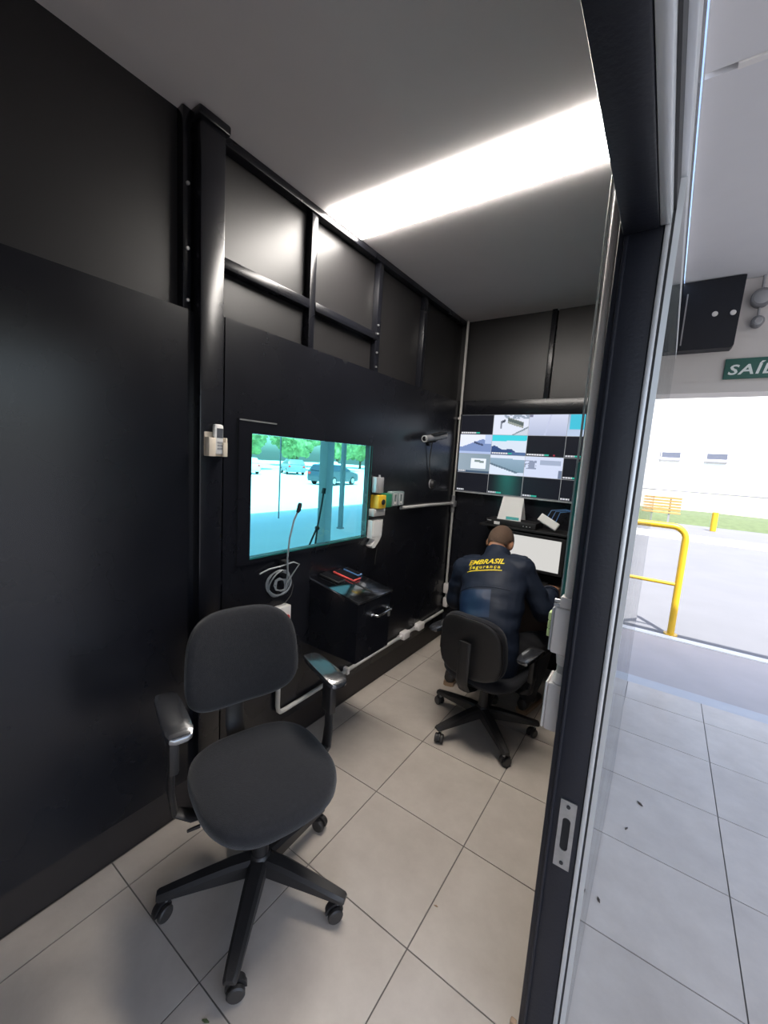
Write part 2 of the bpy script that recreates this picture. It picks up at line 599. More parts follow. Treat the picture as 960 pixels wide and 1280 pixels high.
# --- back wall
wall_back = struct('wall_back', MB().span((-0.13, 3.38, -0.1), (1.47, 3.45, 2.85)), M['black_wall'])
obj('lower_panel', MB().span((-0.06, YB, 0.0), (XR, 3.38, 2.0)), M['black_wall'], wall_back, smooth=False)
obj('header', MB().span((-0.06, YB - 0.012, 2.002), (XR, 3.38, 2.115), bev=0.003), M['black_wall'], wall_back)
obj('upper_panel', MB().span((-0.06, YB + 0.03, 2.117), (0.672, 3.38, H)), M['upper_board'], wall_back, smooth=False)
obj('upper_panel', MB().span((0.718, YB + 0.03, 2.117), (XR, 3.38, H)), M['upper_board'], wall_back, smooth=False)
obj('stud', MB().span((0.676, YB + 0.006, 2.117), (0.712, 3.38, H), bev=0.003), M['black_wall'], wall_back)

# --- right wall (with the doorway) and front wall
wall_right = struct('wall_right', MB().span((XR, 1.055, 0.001), (1.468, 3.38, 2.85)), M['black_wall'])
obj('lintel_panel', MB().span((XR, -0.40, 2.12), (1.468, 1.054, 2.85)), M['black_wall'], wall_right, smooth=False)
obj('near_panel', MB().span((XR, -1.22, 0.001), (1.468, -0.40, 2.85)), M['black_wall'], wall_right, smooth=False)
struct('wall_front', MB().span((-0.13, -1.30, 0.001), (1.468, -1.225, 2.85)), M['black_wall'])
ceiling = struct('ceiling', MB().span((-0.06, -1.22, H), (XR, 3.37, H + 0.06)), M['ceiling'])

# --- door frame and glass leaf
door = struct('door_1', MB().span((1.394, 1.0, 0.001), (1.474, 1.053, 2.13), bev=0.004), M['frame_dark'])
obj('lintel', MB().span((1.403, -0.40, 2.058), (1.466, 0.999, 2.118), bev=0.004), M['frame_dark'], door)
obj('near_jamb', MB().span((1.386, -0.45, 0.001), (1.474, -0.401, 2.12), bev=0.004), M['frame_dark'], door)
obj('stop_bead', MB().span((1.406, 0.994, 0.002), (1.414, 0.9995, 2.056), bev=0.002), M['frame_dark'], door)
obj('edge_strip', MB().span((1.4745, 0.996, 0.002), (1.4850, 1.054, 2.10), bev=0.002), M['alu'], door)
obj('edge_strip', MB().span((1.4665, -0.40, 2.060), (1.4845, 0.995, 2.118), bev=0.002), M['alu'], door)
obj('seal', MB().span((1.4855, 0.997, 0.002), (1.4892, 1.05, 2.14)), M['seal'], door, smooth=False)
obj('seal', MB().span((1.485, -0.40, 2.085), (1.4895, 0.998, 2.14)), M['seal'], door, smooth=False)
obj('track', MB().span((1.4692, -0.40, 2.142), (1.5005, 2.45, 2.20), bev=0.003), M['alu'], door)
leaf = obj('glass_leaf', MB().span((1.4935, 1.0, 0.012), (1.500, 2.42, 2.14)), M['door_glass'], door, smooth=False)
obj('leaf_edge', MB().span((1.4935, 2.4202, 0.012), (1.500, 2.423, 2.14)), M['alu'], leaf, smooth=False)
obj('leaf_edge', MB().span((1.4895, 0.9965, 0.012), (1.500, 0.9998, 2.14)), M['alu'], leaf, smooth=False)
# strike plate with its slot
def plate_mb():
    mb = MB()
    o, i = (1.4265, 0.618, 1.4625, 0.796), (1.4355, 0.665, 1.4535, 0.752)
    n = 24
    def capsule(x0, z0, x1, z1, n):
        r = (x1 - x0) / 2
        cx = (x0 + x1) / 2
        pts = []
        for k in range(n):
            t = 2 * math.pi * (k + 0.5) / n
            pts.append((cx + r * math.cos(t), (z1 - r if math.sin(t) > 0 else z0 + r) + r * math.sin(t)))
        return pts
    inner = capsule(*i, n)
    cx, cz = (o[0] + o[2]) / 2, (o[1] + o[3]) / 2
    outer = []
    for (x, z) in inner:
        dx, dz = x - cx, z - cz
        s = min((o[2] - cx) / abs(dx) if dx else 99, (o[3] - cz) / abs(dz) if dz else 99)
        outer.append((cx + dx * s, cz + dz * s))
    # put exact corners on the nearest outer points
    for c in ((o[0], o[1]), (o[2], o[1]), (o[0], o[3]), (o[2], o[3])):
        k = min(range(n), key=lambda q: (outer[q][0] - c[0]) ** 2 + (outer[q][1] - c[1]) ** 2)
        outer[k] = c
    ya, yb = 0.9995, 0.9965
    rings = []
    for pl, y in ((outer, ya), (outer, yb), (inner, yb), (inner, ya)):
        rings.append([Vector((x, y, z)) for x, z in pl])
    rings.append(rings[0])
    bm = mb.bm
    rv = [[bm.verts.new(p) for p in r] for r in rings[:4]]
    rv.append(rv[0])
    for a, b in zip(rv[:-1], rv[1:]):
        for k in range(n):
            q = (k + 1) % n
            bm.faces.new((a[k], a[q], b[q], b[k]))
    return mb
sp = obj('strike_plate', plate_mb(), M['steel'], door)
obj('keeper_slot', MB().span((1.4355, 0.9985, 0.665), (1.4535, 0.9996, 0.752)), M['slot'], sp, smooth=False)
for z in (0.632, 0.782):
    obj('screw', MB().cyl((1.4445, 0.9966, z), (1.4445, 0.9945, z), 0.0045, n=10), M['seal'], sp)
obj('floor_bolt', MB().span((1.376, 0.985, 0.085), (1.392, 0.9995, 0.115), bev=0.003), M['sole'], door)

# --- porch
pc = struct('porch_ceiling', MB().span((1.47, -2.2, 2.90), (4.6, 3.85, 2.98)), M['roofsheet'])
obj('ceiling_board', MB().span((1.475, -2.2, 2.880), (4.6, 1.775, 2.899)), M['porch_ceiling'], pc, smooth=False)
obj('ceiling_board', MB().span((1.475, 1.80, 2.880), (4.6, 3.60, 2.899)), M['porch_ceiling'], pc, smooth=False)
obj('joint_profile', MB().span((1.56, 1.776, 2.874), (4.6, 1.799, 2.899)), M['white'], pc, smooth=False)
wp = struct('wall_porch', MB().span((1.40, 3.602, 2.235), (4.6, 3.80, 2.90)), M['porch_wall'])
obj('header_edge', MB().span((1.40, 3.590, 2.165), (4.6, 3.81, 2.234)), M['porch_wall'], wp, smooth=False)

# ------------------------------------------------------------------ lamp
lamp = thing('ceiling_lamp', 'long bright rectangular light panel set flush across the dim ceiling', 'lamp', (0.6, 1.725, H - 0.012))
obj('diffuser', MB().span((0.004, 1.593, H - 0.014), (1.256, 1.857, H - 0.002), bev=0.003), M['lamp'], lamp)
obj('end_cap', MB().span((1.2565, 1.590, H - 0.016), (1.266, 1.860, H - 0.001), bev=0.002), M['lamp_frame'], lamp)


# ------------------------------------------------------------------ office chairs
def superell(w, d, n, e, front_scale=1.0):
    pts = []
    for k in range(n):
        t = 2 * math.pi * k / n
        c, s = math.cos(t), math.sin(t)
        x = math.copysign(abs(c) ** (2 / e), c) * d
        y = math.copysign(abs(s) ** (2 / e), s) * w
        y *= 1 + (front_scale - 1) * (x / d + 1) / 2
        pts.append((x, y))
    return pts


def cushion(w, d, th, e=3.6, n=44, crown=0.012, front_scale=1.0, bend=None):
    """soft rounded slab in the x-y plane, top at z=th"""
    base = superell(w, d, n, e, front_scale)
    prof = [(0.90, 0.0), (0.965, 0.05), (0.995, 0.22), (1.0, 0.5), (0.99, 0.74), (0.955, 0.90), (0.88, 0.975), (0.6, 1.0), (0.3, 1.0)]
    rings = []
    for s, z in prof:
        zz = z * th + (crown * (1 - s * s) if z > 0.9 else 0)
        rings.append([Vector((x * s, y * s, zz)) for x, y in base])
    mb = MB().loft(rings)
    if bend:
        for v in mb.bm.verts:
            v.co.z += bend(v.co.x, v.co.y)
    return mb


def office_chair(label, loc, deg, base_deg, seat_h, bz0, bz1, bw, fab, arm_z, lever, back_rake=0.06):
    t = thing('office_chair', label, 'chair', (*loc, 0), R_(deg), 'black office chairs on castors')
    P = lambda name, mb, m, par=t: obj(name, mb, m, par, local=True)
    # five-star base
    ga = R_(base_deg - deg)
    P('base_hub', MB().cyl((0, 0, 0.085), (0, 0, 0.150), 0.050, 0.036, 20, bev=0.006), M['plastic'])
    for k in range(5):
        a = ga + k * 2 * math.pi / 5
        rot = Matrix.Rotation(a, 4, 'Z')
        rings = []
        for r, zb, zt, w in ((0.035, 0.088, 0.142, 0.032), (0.10, 0.086, 0.138, 0.030), (0.20, 0.082, 0.121, 0.026), (0.285, 0.078, 0.104, 0.023), (0.325, 0.074, 0.096, 0.020), (0.332, 0.078, 0.092, 0.016)):
            rings.append([rot @ Vector((r, y, z)) for y, z in ((-w, zb), (w, zb), (w, zt - .010), (w * .6, zt), (-w * .6, zt), (-w, zt - .010))])
        P('leg', MB().loft(rings), M['plastic'])
        cr = Matrix.Translation((0, 0, 0)) @ rot @ Matrix.Translation((0.305, 0, 0)) @ Matrix.Rotation(R_(40 + 61 * k), 4, 'Z')
        hood = MB()
        n = 10
        arc = [(0.031 * math.cos(q), 0.030 + 0.031 * math.sin(q)) for q in [R_(-15 + 200 * i / n) for i in range(n + 1)]]
        arc += [(0.022 * math.cos(q), 0.030 + 0.022 * math.sin(q)) for q in [R_(185 - 200 * i / n) for i in range(n + 1)]]
        hood.prism(arc, -0.006, 0.006, cr @ Matrix.Translation((-0.012, 0, 0)) @ XZY)
        c = P('caster', hood, M['plastic'])
        for s in (-1, 1):
            p0 = cr @ Vector((-0.012, s * 0.0065, 0.0262))
            p1 = cr @ Vector((-0.012, s * 0.0240, 0.0262))
            P('wheel', MB().cyl(p0, p1, 0.0262, n=20, bev=0.004), M['wheel'], c)
        P('stem', MB().cyl(cr @ Vector((0, 0, 0.052)), cr @ Vector((0, 0, 0.082)), 0.008, n=8), M['steel'], c)
    # column
    P('column_cover', MB().cyl((0, 0, 0.148), (0, 0, 0.148 + (seat_h - 0.26) * 0.62), 0.029, 0.026, 18, bev=0.003), M['plastic'])
    P('gas_column', MB().cyl((0, 0, 0.15 + (seat_h - 0.26) * 0.60), (0, 0, seat_h - 0.095), 0.017, n=16), M['black_gloss'])
    P('mechanism', MB().box((0.0, 0, seat_h - 0.092), (0.22, 0.13, 0.042), bev=0.01), M['plastic'])
    lv = P('lever', MB().tube([(0.03, s_ * 0.05, seat_h - 0.09) for s_ in (lever, lever * 3.2, lever * 4.4)], 0.005, 8), M['steel'])
    P('lever_grip', MB().tube([(0.03, lever * 0.215, seat_h - 0.09), (0.03, lever * 0.25, seat_h - 0.088)], [(0.012, .006), (0.010, .005)], 10), M['plastic'], lv)
    # seat
    def seat_bend(x, y):
        return -0.9 * max(0, x - 0.10) ** 2 + 0.10 * y * y + 0.5 * max(0, -0.12 - x) ** 2
    P('seat', cushion(0.232, 0.232, 0.062, 3.0, 48, 0.010, 0.98, seat_bend).xform(Matrix.Translation((0.01, 0, seat_h - 0.056))), fab)
    P('seat_shell', cushion(0.215, 0.214, 0.028, 3.0, 40, 0.0, 0.98, seat_bend).xform(Matrix.Translation((0.01, 0, seat_h - 0.075))), M['plastic'])
    # back: built lying in x-y (x up the back), then stood up
    hb = (bz1 - bz0) / 2
    zc = (bz0 + bz1) / 2
    def back_bend(x, y):
        return 1.05 * y * y - 0.25 * (x + 0.02) ** 2
    stand = Matrix.Translation((-0.262, 0, zc)) @ Matrix.Rotation(back_rake, 4, 'Y').inverted() @ Matrix(((0, 0, 1, 0), (0, 1, 0, 0), (1, 0, 0, 0), (0, 0, 0, 1)))
    P('backrest', cushion(bw, hb, 0.052, 3.3, 52, 0.010, 0.89, back_bend).xform(stand), fab)
    P('back_shell', cushion(bw * 0.965, hb * 0.96, 0.020, 3.3, 52, 0.0, 0.89, back_bend).xform(Matrix.Translation((-0.016, 0, 0)) @ stand), M['plastic'])
    P('back_bar', MB().tube([(-0.05, 0, seat_h - 0.09), (-0.19, 0, seat_h - 0.088), (-0.262, 0, seat_h - 0.065), (-0.298, 0, seat_h - 0.01), (-0.300, 0, bz0 + 0.02), (-0.298, 0, zc + 0.04)], [(0.036, 0.009)] * 6, 12, side=(0, 1, 0)), M['plastic'])
    # armrests
    for s in (-1, 1):
        yb, yt = s * 0.235, s * 0.272
        P('arm_post', MB().tube([(0.0, s * 0.10, seat_h - 0.082), (-0.015, s * 0.23, seat_h - 0.080), (-0.03, s * 0.275, seat_h - 0.055), (-0.035, s * 0.285, seat_h + 0.02), (-0.035, s * 0.278, arm_z - 0.035)],
                                [(0.030, 0.010), (0.030, 0.010), (0.028, 0.011), (0.026, 0.011), (0.022, 0.011)], 12, side=(1, 0, 0)), M['plastic'])
        P('arm_sleeve', MB().box((-0.035, s * 0.280, arm_z - 0.095), (0.066, 0.030, 0.15), bev=0.008), M['plastic'])
        rings = []
        for x, w, z, h in ((-0.200, 0.014, 0.003, 0.010), (-0.195, 0.028, 0.005, 0.020), (-0.165, 0.036, 0.007, 0.026), (-0.10, 0.040, 0.006, 0.028), (-0.02, 0.041, 0.004, 0.027), (0.030, 0.040, 0.000, 0.024), (0.048, 0.032, -0.005, 0.018), (0.053, 0.018, -0.010, 0.010)):
            ring = []
            for q in range(14):
                a = 2 * math.pi * q / 14
                c_, s_ = math.cos(a), math.sin(a)
                ring.append(Vector((x, yt + math.copysign(abs(c_) ** .6, c_) * w, arm_z + z - 0.012 + math.copysign(abs(s_) ** .3, s_) * h / 2)))
            rings.append(ring)
        P('arm_pad', MB().loft(rings), M['arm_plastic'])
    return t


office_chair('empty charcoal office chair facing the camera beside the left wall', (0.505, 0.862), -17, 19, 0.487, 0.608, 0.976, 0.222, M['fabric'], 0.745, -1, 0.10)
office_chair('black office chair seen from behind with the guard sitting in it', (0.80, 2.265), 84, 26, 0.42, 0.425, 0.775, 0.206, M['fabric2'], 0.60, 1, 0.04)


# ------------------------------------------------------------------ the guard
PL = Vector((0.80, 2.26, 0.0))
guard = thing('person', 'person in navy security jacket sitting with back turned, bent over the desk', 'person', PL)
HC = Vector((0.683, 2.650, 1.085))                       # head centre
HR = Matrix.Rotation(R_(-4), 3, 'Z') @ Matrix.Rotation(R_(-32), 3, 'X')   # looks along +Y and down
def hp(x, y, z):
    return HC + HR @ Vector((x, y, z))

SHL, SHR = Vector((0.520, 2.475, 0.895)), Vector((0.888, 2.490, 0.962))
ELL, ELR = Vector((0.452, 2.52, 0.655)), Vector((1.030, 2.50, 0.730))
WRL, WRR = Vector((0.625, 2.735, 0.785)), Vector((1.010, 2.750, 0.800))
HIPS = ((0.705, 2.25, 0.500), (0.895, 2.25, 0.500))
KNEES = ((0.575, 2.66, 0.490), (1.015, 2.655, 0.480))
ANK = ((0.425, 2.625, 0.085), (0.960, 2.64, 0.085))
SIDE = (0.98, 0.0, 0.17)
TOR = [((0.800, 2.215, 0.430), (0.175, 0.120)), ((0.800, 2.205, 0.53), (0.178, 0.130)), ((0.790, 2.235, 0.64), (0.165, 0.118)), ((0.770, 2.32, 0.77), (0.178, 0.120)),
       ((0.737, 2.415, 0.875), (0.190, 0.112)), ((0.712, 2.485, 0.950), (0.165, 0.080)), ((0.702, 2.525, 0.990), (0.085, 0.060))]


def body_parts(mb, g, torso=True, arms=True, legs=True, arm_end=1.0):
    if torso:
        mb.tube([p for p, _ in TOR], [(a + g, b + g) for _, (a, b) in TOR], 24, side=SIDE)
        mb.ball(TOR[0][0], (0.17 + g, 0.11 + g, 0.09 + g), 2)
    if arms:
        for sh, el, wr in ((SHL, ELL, WRL), (SHR, ELR, WRR)):
            ch = Vector((0.71, 2.47, 0.93))
            wr2 = el.lerp(wr, arm_end)
            mb.tube([ch, sh.lerp(ch, 0.3), sh, sh.lerp(el, 0.5), el], [0.075 + g, 0.074 + g, 0.066 + g, 0.056 + g, 0.050 + g], 16)
            mb.ball(sh, 0.066 + g, 2)
            mb.ball(el, 0.050 + g, 2)
            mb.tube([el, el.lerp(wr, 0.35), wr2], [0.049 + g, 0.047 + g, 0.034 + g], 16)
    if legs:
        for h, k, a in zip(HIPS, KNEES, ANK):
            h, k, a = Vector(h), Vector(k), Vector(a)
            mb.tube([h, h.lerp(k, 0.5), k], [0.095 + g, 0.085 + g, 0.062 + g], 16)
            mb.ball(h, 0.095 + g, 2)
            mb.ball(k, 0.061 + g, 2)
            mb.tube([k, k.lerp(a, 0.35), a], [0.060 + g, 0.058 + g, 0.040 + g], 16)
    return mb


def hand(mb, wr, fwd, up, thumb_side, curl):
    f = fwd.normalized()
    u = (up - f * f.dot(up)).normalized()
    s = f.cross(u).normalized() * thumb_side          # towards the thumb
    pc = wr + f * 0.052
    mb.tube([wr - f * 0.02, wr + f * 0.01, wr + f * 0.05, wr + f * 0.092], [(0.026, 0.020), (0.028, 0.018), (0.040, 0.016), (0.041, 0.013)], 14, side=s)
    for off, ln, r in ((0.030, 0.070, 0.0088), (0.010, 0.080, 0.0090), (-0.010, 0.074, 0.0087), (-0.029, 0.058, 0.0078)):
        b = wr + f * 0.088 + s * off
        d1 = (f * 0.95 - u * 0.30 * curl + s * off * 2.0).normalized()
        d2 = (f * 0.75 - u * 0.75 * curl + s * off * 1.0).normalized()
        d3 = (f * 0.40 - u * 0.95 * curl).normalized()
        p1 = b + d1 * ln * 0.48
        p2 = p1 + d2 * ln * 0.32
        p3 = p2 + d3 * ln * 0.22
        mb.tube([b - f * 0.015, b, p1, p2, p3], [r, r * 1.05, r, r * 0.94, r * 0.7], 10)
        mb.ball(p3, r * 0.75, 1)
    t0 = wr + f * 0.025 + s * 0.022
    t1 = t0 + (f * 0.7 + s * 0.75 - u * 0.2).normalized() * 0.042
    t2 = t1 + (f * 0.9 + s * 0.25 - u * 0.25).normalized() * 0.030
    mb.tube([wr + f * 0.01 + s * 0.005, t0, t1, t2], [0.016, 0.014, 0.0105, 0.0085], 10)
    mb.ball(t2, 0.0085, 1)


bd = MB()
body_parts(bd, -0.012)
# neck and head
bd.tube([(0.704, 2.505, 0.965), (0.700, 2.56, 1.015), tuple(hp(0, -0.03, -0.05))], [(0.064, 0.060), (0.058, 0.056), (0.056, 0.060)], 18)
bd.ball(HC, (0.078, 0.098, 0.104), 4, HR)                               # skull
bd.ball(hp(0, 0.035, -0.058), (0.060, 0.062, 0.072), 3, HR)             # face
bd.ball(hp(0, 0.060, -0.112), (0.032, 0.028, 0.022), 2, HR)             # chin
bd.tube([hp(0, 0.092, -0.005), hp(0, 0.116, -0.042), hp(0, 0.104, -0.052)], [0.010, 0.014, 0.012], 8)   # nose
bd.tube([hp(-0.022, 0.094, -0.080), hp(0, 0.101, -0.079), hp(0.022, 0.094, -0.080)], [0.006, 0.008, 0.006], 8)    # lips
for s in (-1, 1):
    bd.ball(hp(s * 0.080, -0.004, -0.022), (0.013, 0.021, 0.033), 2, HR)    # ears
    bd.ball(hp(s * 0.030, 0.085, 0.008), (0.018, 0.012, 0.008), 2, HR)      # brows
hand(bd, WRR, Vector((-0.04, 0.98, -0.03)), Vector((0.1, 0, 1)), -1, 0.75)
hand(bd, WRL, Vector((0.30, 0.95, -0.03)), Vector((-0.1, 0, 1)), 1, 0.75)
body = remesh(bd, 0.0048, 3)
body_obj = obj('body', body, M['skin'], guard, ang=80)
for s in (-1, 1):
    obj('eye', MB().ball(hp(s * 0.031, 0.086, -0.012), 0.0115, 2), M['white'], guard)
# cropped hair: a thin cap over the crown and the back of the head
hm = MB()
b2 = bmesh.new()
bmesh.ops.create_icosphere(b2, subdivisions=5, radius=1.0)
dele = []
for v in b2.verts:
    p = v.co
    line = -0.42 if p.y < 0.1 else -0.42 + (p.y - 0.1) * 1.25
    if abs(p.x) > 0.85 and -0.45 < p.y < 0.25:
        line = -0.12
    if p.z < line:
        dele.append(v)
bmesh.ops.delete(b2, geom=dele, context='VERTS')
for v in b2.verts:
    v.co = hp(v.co.x * 0.0825, v.co.y * 0.1025, v.co.z * 0.1085)
ex = bmesh.ops.solidify(b2, geom=list(b2.faces), thickness=0.004)
hm._merge(b2)
obj('hair', hm, M['hair'], guard, ang=80)
# jacket
jb = MB()
body_parts(jb, 0.016, legs=False, arm_end=0.86)
jb.tube([(0.704, 2.495, 0.955), (0.700, 2.550, 1.010), (0.697, 2.575, 1.036)], [(0.098, 0.086), (0.086, 0.076), (0.080, 0.072)], 22, side=SIDE)
jm = remesh(jb, 0.007, 6)
for v in jm.bm.verts:                                       # cloth folds as real relief
    n = noise.noise(Vector((v.co.x * 9, v.co.y * 9 + v.co.z * 4, v.co.z * 16)))
    v.co += v.normal * (n * 0.0095)
bvh = BVHTree.FromBMesh(jm.bm)
jacket = obj('jacket', jm, M['jacket'], guard, ang=80)
# raised back yoke seam, collar rim and epaulettes as their own cloth pieces
NDIR = Vector((0.0, 0.86, -0.51)).normalized()
UDIR = Vector((0.972, 0.0, 0.235)).normalized()
UDIR = (UDIR - NDIR * NDIR.dot(UDIR)).normalized()
VDIR = UDIR.cross(NDIR).normalized()
if VDIR.z < 0:
    VDIR = -VDIR
LC = Vector((0.692, 2.40, 0.955))


def on_back(u, v, lift):
    o = LC + UDIR * u + VDIR * v - NDIR * 0.6
    h = bvh.ray_cast(o, NDIR)
    p = h[0] if h[0] is not None else LC + UDIR * u + VDIR * v
    return p - NDIR * lift


def print_on_back(name, mb, m, lift=0.003):
    bmesh.ops.triangulate(mb.bm, faces=mb.bm.faces)
    for v in mb.bm.verts:
        v.co = on_back(v.co.x, v.co.y, lift + v.co.z)
    return obj(name, mb, m, jacket, smooth=False)


print_on_back('back_print', text_mb('EMBRASIL', 0.053, 0.0006, 0.25, 0.0011, 1.0).xform(Matrix.Translation((0, 0.008, 0))), M['logo'])
print_on_back('back_print', text_mb('Seguran\u00e7a', 0.036, 0.0006, 0.0, 0.0010, 1.35).xform(Matrix.Translation((0, -0.028, 0))), M['logo'])
ul = MB()
nseg = 24
for k in range(nseg):
    pass
top = [Vector((-0.112 + 0.224 * k / nseg, -0.040, 0)) for k in range(nseg + 1)]
bot = [Vector((p.x, p.y - 0.006, 0)) for p in reversed(top)]
ul.bm.faces.new([ul.bm.verts.new(p) for p in top + bot])
print_on_back('print_underline', ul, M['logo'])
seam = [on_back(-0.165 + 0.33 * k / 30, -0.165 + 0.012 * math.sin(math.pi * k / 30), -0.001) for k in range(31)]
obj('yoke_seam', MB().tube(seam, 0.0035, 6), M['jacket'], jacket)
panel = MB()
pv = {}
for i in range(19):
    for j in range(15):
        pv[i, j] = panel.bm.verts.new(on_back(-0.135 + 0.20 * i / 18, -0.335 + 0.165 * j / 14, 0.0028))
for i in range(18):
    for j in range(14):
        panel.bm.faces.new((pv[i, j], pv[i + 1, j], pv[i + 1, j + 1], pv[i, j + 1]))
obj('back_panel', panel, M['jacket_panel'], jacket, ang=80)
for sh, s in ((SHL, -1), (SHR, 1)):
    ep = []
    for k in range(7):
        o = sh.lerp(Vector((0.71, 2.50, 0.99)), k / 6 * 0.55) + Vector((s * 0.015, 0, 0.25))
        h = bvh.ray_cast(o, Vector((0, 0, -1)))
        ep.append((h[0] if h[0] is not None else o) + Vector((0, 0, 0.002)))
    obj('epaulette', MB().tube(ep, [(0.020, 0.004)] * 7, 10, side=(0, 1, 0.2)), M['jacket'], jacket)
    cu = (ELL, WRL) if s < 0 else (ELR, WRR)
    obj('cuff', MB().tube([cu[0].lerp(cu[1], 0.78), cu[0].lerp(cu[1], 0.885)], [0.057, 0.055], 20), M['jacket'], jacket)
# trousers, shoes
tb = MB()
body_parts(tb, 0.012, torso=False, arms=False)
tb.tube([p for p, _ in TOR[:3]], [(a + 0.008, b + 0.008) for _, (a, b) in TOR[:3]], 24, side=SIDE)
tb.ball(TOR[0][0], (0.178, 0.118, 0.07), 2)
tm = remesh(tb, 0.008, 5)
for v in tm.bm.verts:
    v.co += v.normal * (noise.noise(Vector((v.co.x * 12, v.co.y * 12, v.co.z * 14))) * 0.006)
obj('trousers', tm, M['trousers'], guard, ang=80)
for (ax, ay, az), hd in zip(ANK, (103, 82)):
    sm, rot = MB(), Matrix.Translation((ax, ay, 0)) @ Matrix.Rotation(R_(hd), 4, 'Z')
    rings = []
    for x, w, z0, z1 in ((-0.072, 0.020, 0.026, 0.070), (-0.062, 0.034, 0.024, 0.090), (-0.02, 0.040, 0.024, 0.105), (0.03, 0.040, 0.024, 0.098), (0.09, 0.045, 0.024, 0.072), (0.15, 0.046, 0.024, 0.058), (0.19, 0.034, 0.026, 0.048), (0.205, 0.016, 0.030, 0.040)):
        rings.append([rot @ Vector((x, math.cos(a) * w, (z0 + z1) / 2 + math.sin(a) * (z1 - z0) / 2)) for a in [2 * math.pi * k / 16 for k in range(16)]])
    sh = obj('shoe', sm.loft(rings), M['shoe'], guard)
    out = [(x, y) for x, y in ((-0.078, -0.020), (-0.066, -0.036), (0.0, -0.041), (0.09, -0.046), (0.16, -0.046), (0.20, -0.030), (0.212, 0.0), (0.20, 0.030), (0.16, 0.046), (0.09, 0.046), (0.0, 0.041), (-0.066, 0.036), (-0.078, 0.020))]
    obj('sole', MB().prism(out, 0.001, 0.028, rot), M['sole'], sh)

# ------------------------------------------------------------------ desk and what stands on it
desk = thing('desk', 'dark wooden desk against the back wall under the big screen', 'desk', (0.90, 3.0, 0))
obj('desk_top', MB().span((0.42, 2.70, 0.722), (1.345, 3.318, 0.748), bev=0.003), M['wood_dark'], desk)
obj('side_panel', MB().span((0.44, 2.78, 0.001), (0.462, 3.316, 0.7215)), M['wood_dark'], desk, smooth=False)
obj('side_panel', MB().span((1.31, 2.78, 0.001), (1.332, 3.316, 0.7215)), M['wood_dark'], desk, smooth=False)
obj('back_panel', MB().span((0.463, 3.10, 0.28), (1.309, 3.12, 0.7215)), M['wood_dark'], desk, smooth=False)

mon = thing('computer_monitor', 'computer monitor glowing white on the desk in front of the guard', 'monitor', (0.82, 3.06, 0.75))
MR = Matrix.Translation((0.812, 3.045, 0.0)) @ Matrix.Rotation(R_(-4), 4, 'Z')
obj('bezel', MB().ring((-0.205, 0.832, 0.205, 1.098), (-0.188, 0.850, 0.180, 1.081), -0.012, 0.022, MR @ XZY), M['black'], mon)
obj('monitor_back', MB().span((-0.19, 0.0225, 0.84), (0.19, 0.045, 1.085), bev=0.006).xform(MR), M['black'], mon)
obj('display', MB().span((-0.1875, -0.004, 0.8505), (0.1795, 0.006, 1.0805)).xform(MR), M['white_screen'], mon, smooth=False)
obj('stand_neck', MB().span((-0.03, 0.046, 0.760), (0.03, 0.066, 0.95)).xform(MR), M['black'], mon)
obj('stand_foot', MB().span((-0.11, -0.04, 0.7485), (0.11, 0.11, 0.7595), bev=0.004).xform(MR), M['black'], mon)

tag(obj('card_box', MB().span((1.055, 3.00, 0.749), (1.095, 3.04, 0.850), bev=0.003), M['beige'], loc=(1.075, 3.02, 0.749)), 'small upright beige carton on the desk at the right of the white monitor', 'carton')
kb = thing('keyboard', 'black keyboard on the desk below the monitor in front of the guard', 'keyboard', (0.78, 2.83, 0.749))
obj('keyboard_body', MB().span((0.60, 2.925, 0.749), (0.96, 3.00, 0.762), bev=0.003), M['black'], kb)
kk = 0
for r in range(3):
    for c in range(14):
        kk += 1
        if (r, c) == (0, 0):
            k0 = obj('key', MB().span((0.607, 2.930, 0.7625), (0.628, 2.949, 0.767)), M['plastic'], kb, smooth=False)
        else:
            k1 = k0.copy()
            COL.objects.link(k1)
            k1.parent = kb
            k1.location = Vector(k0.location) + Vector((c * 0.0248, r * 0.0225, 0))

sh = thing('wall_shelf', 'narrow black shelf on the back wall just under the big screen', 'shelf', (0.70, 3.2, 1.10))
obj('shelf_board', MB().span((0.35, 3.10, 1.105), (1.10, 3.319, 1.122), bev=0.002), M['black'], sh)
for x in (0.40, 1.02):
    obj('shelf_bracket', MB().prism([(3.12, 1.1045), (3.319, 1.1045), (3.319, 1.0)], x, x + 0.012, YZX), M['black'], sh)
rec = thing('video_recorder', 'flat black video recorder lying on the shelf under the paper calendar', 'recorder', (0.60, 3.2, 1.123))
obj('case', MB().span((0.40, 3.118, 1.1225), (0.78, 3.30, 1.168), bev=0.004), M['black'], rec)
obj('front_label', MB().span((0.463, 3.1145, 1.128), (0.508, 3.1175, 1.150)), M['paper'], rec, smooth=False)
obj('front_label', MB().span((0.405, 3.1155, 1.150), (0.44, 3.1175, 1.156)), M['grey'], rec, smooth=False)
for x in (0.69, 0.715, 0.74):
    obj('indicator', MB().cyl((x, 3.1155, 1.140), (x, 3.1178, 1.140), 0.004, n=8), M['silver'], rec)
cal = thing('desk_calendar', 'white tent calendar with a teal strip standing on the video recorder', 'calendar', (0.57, 3.19, 1.169))
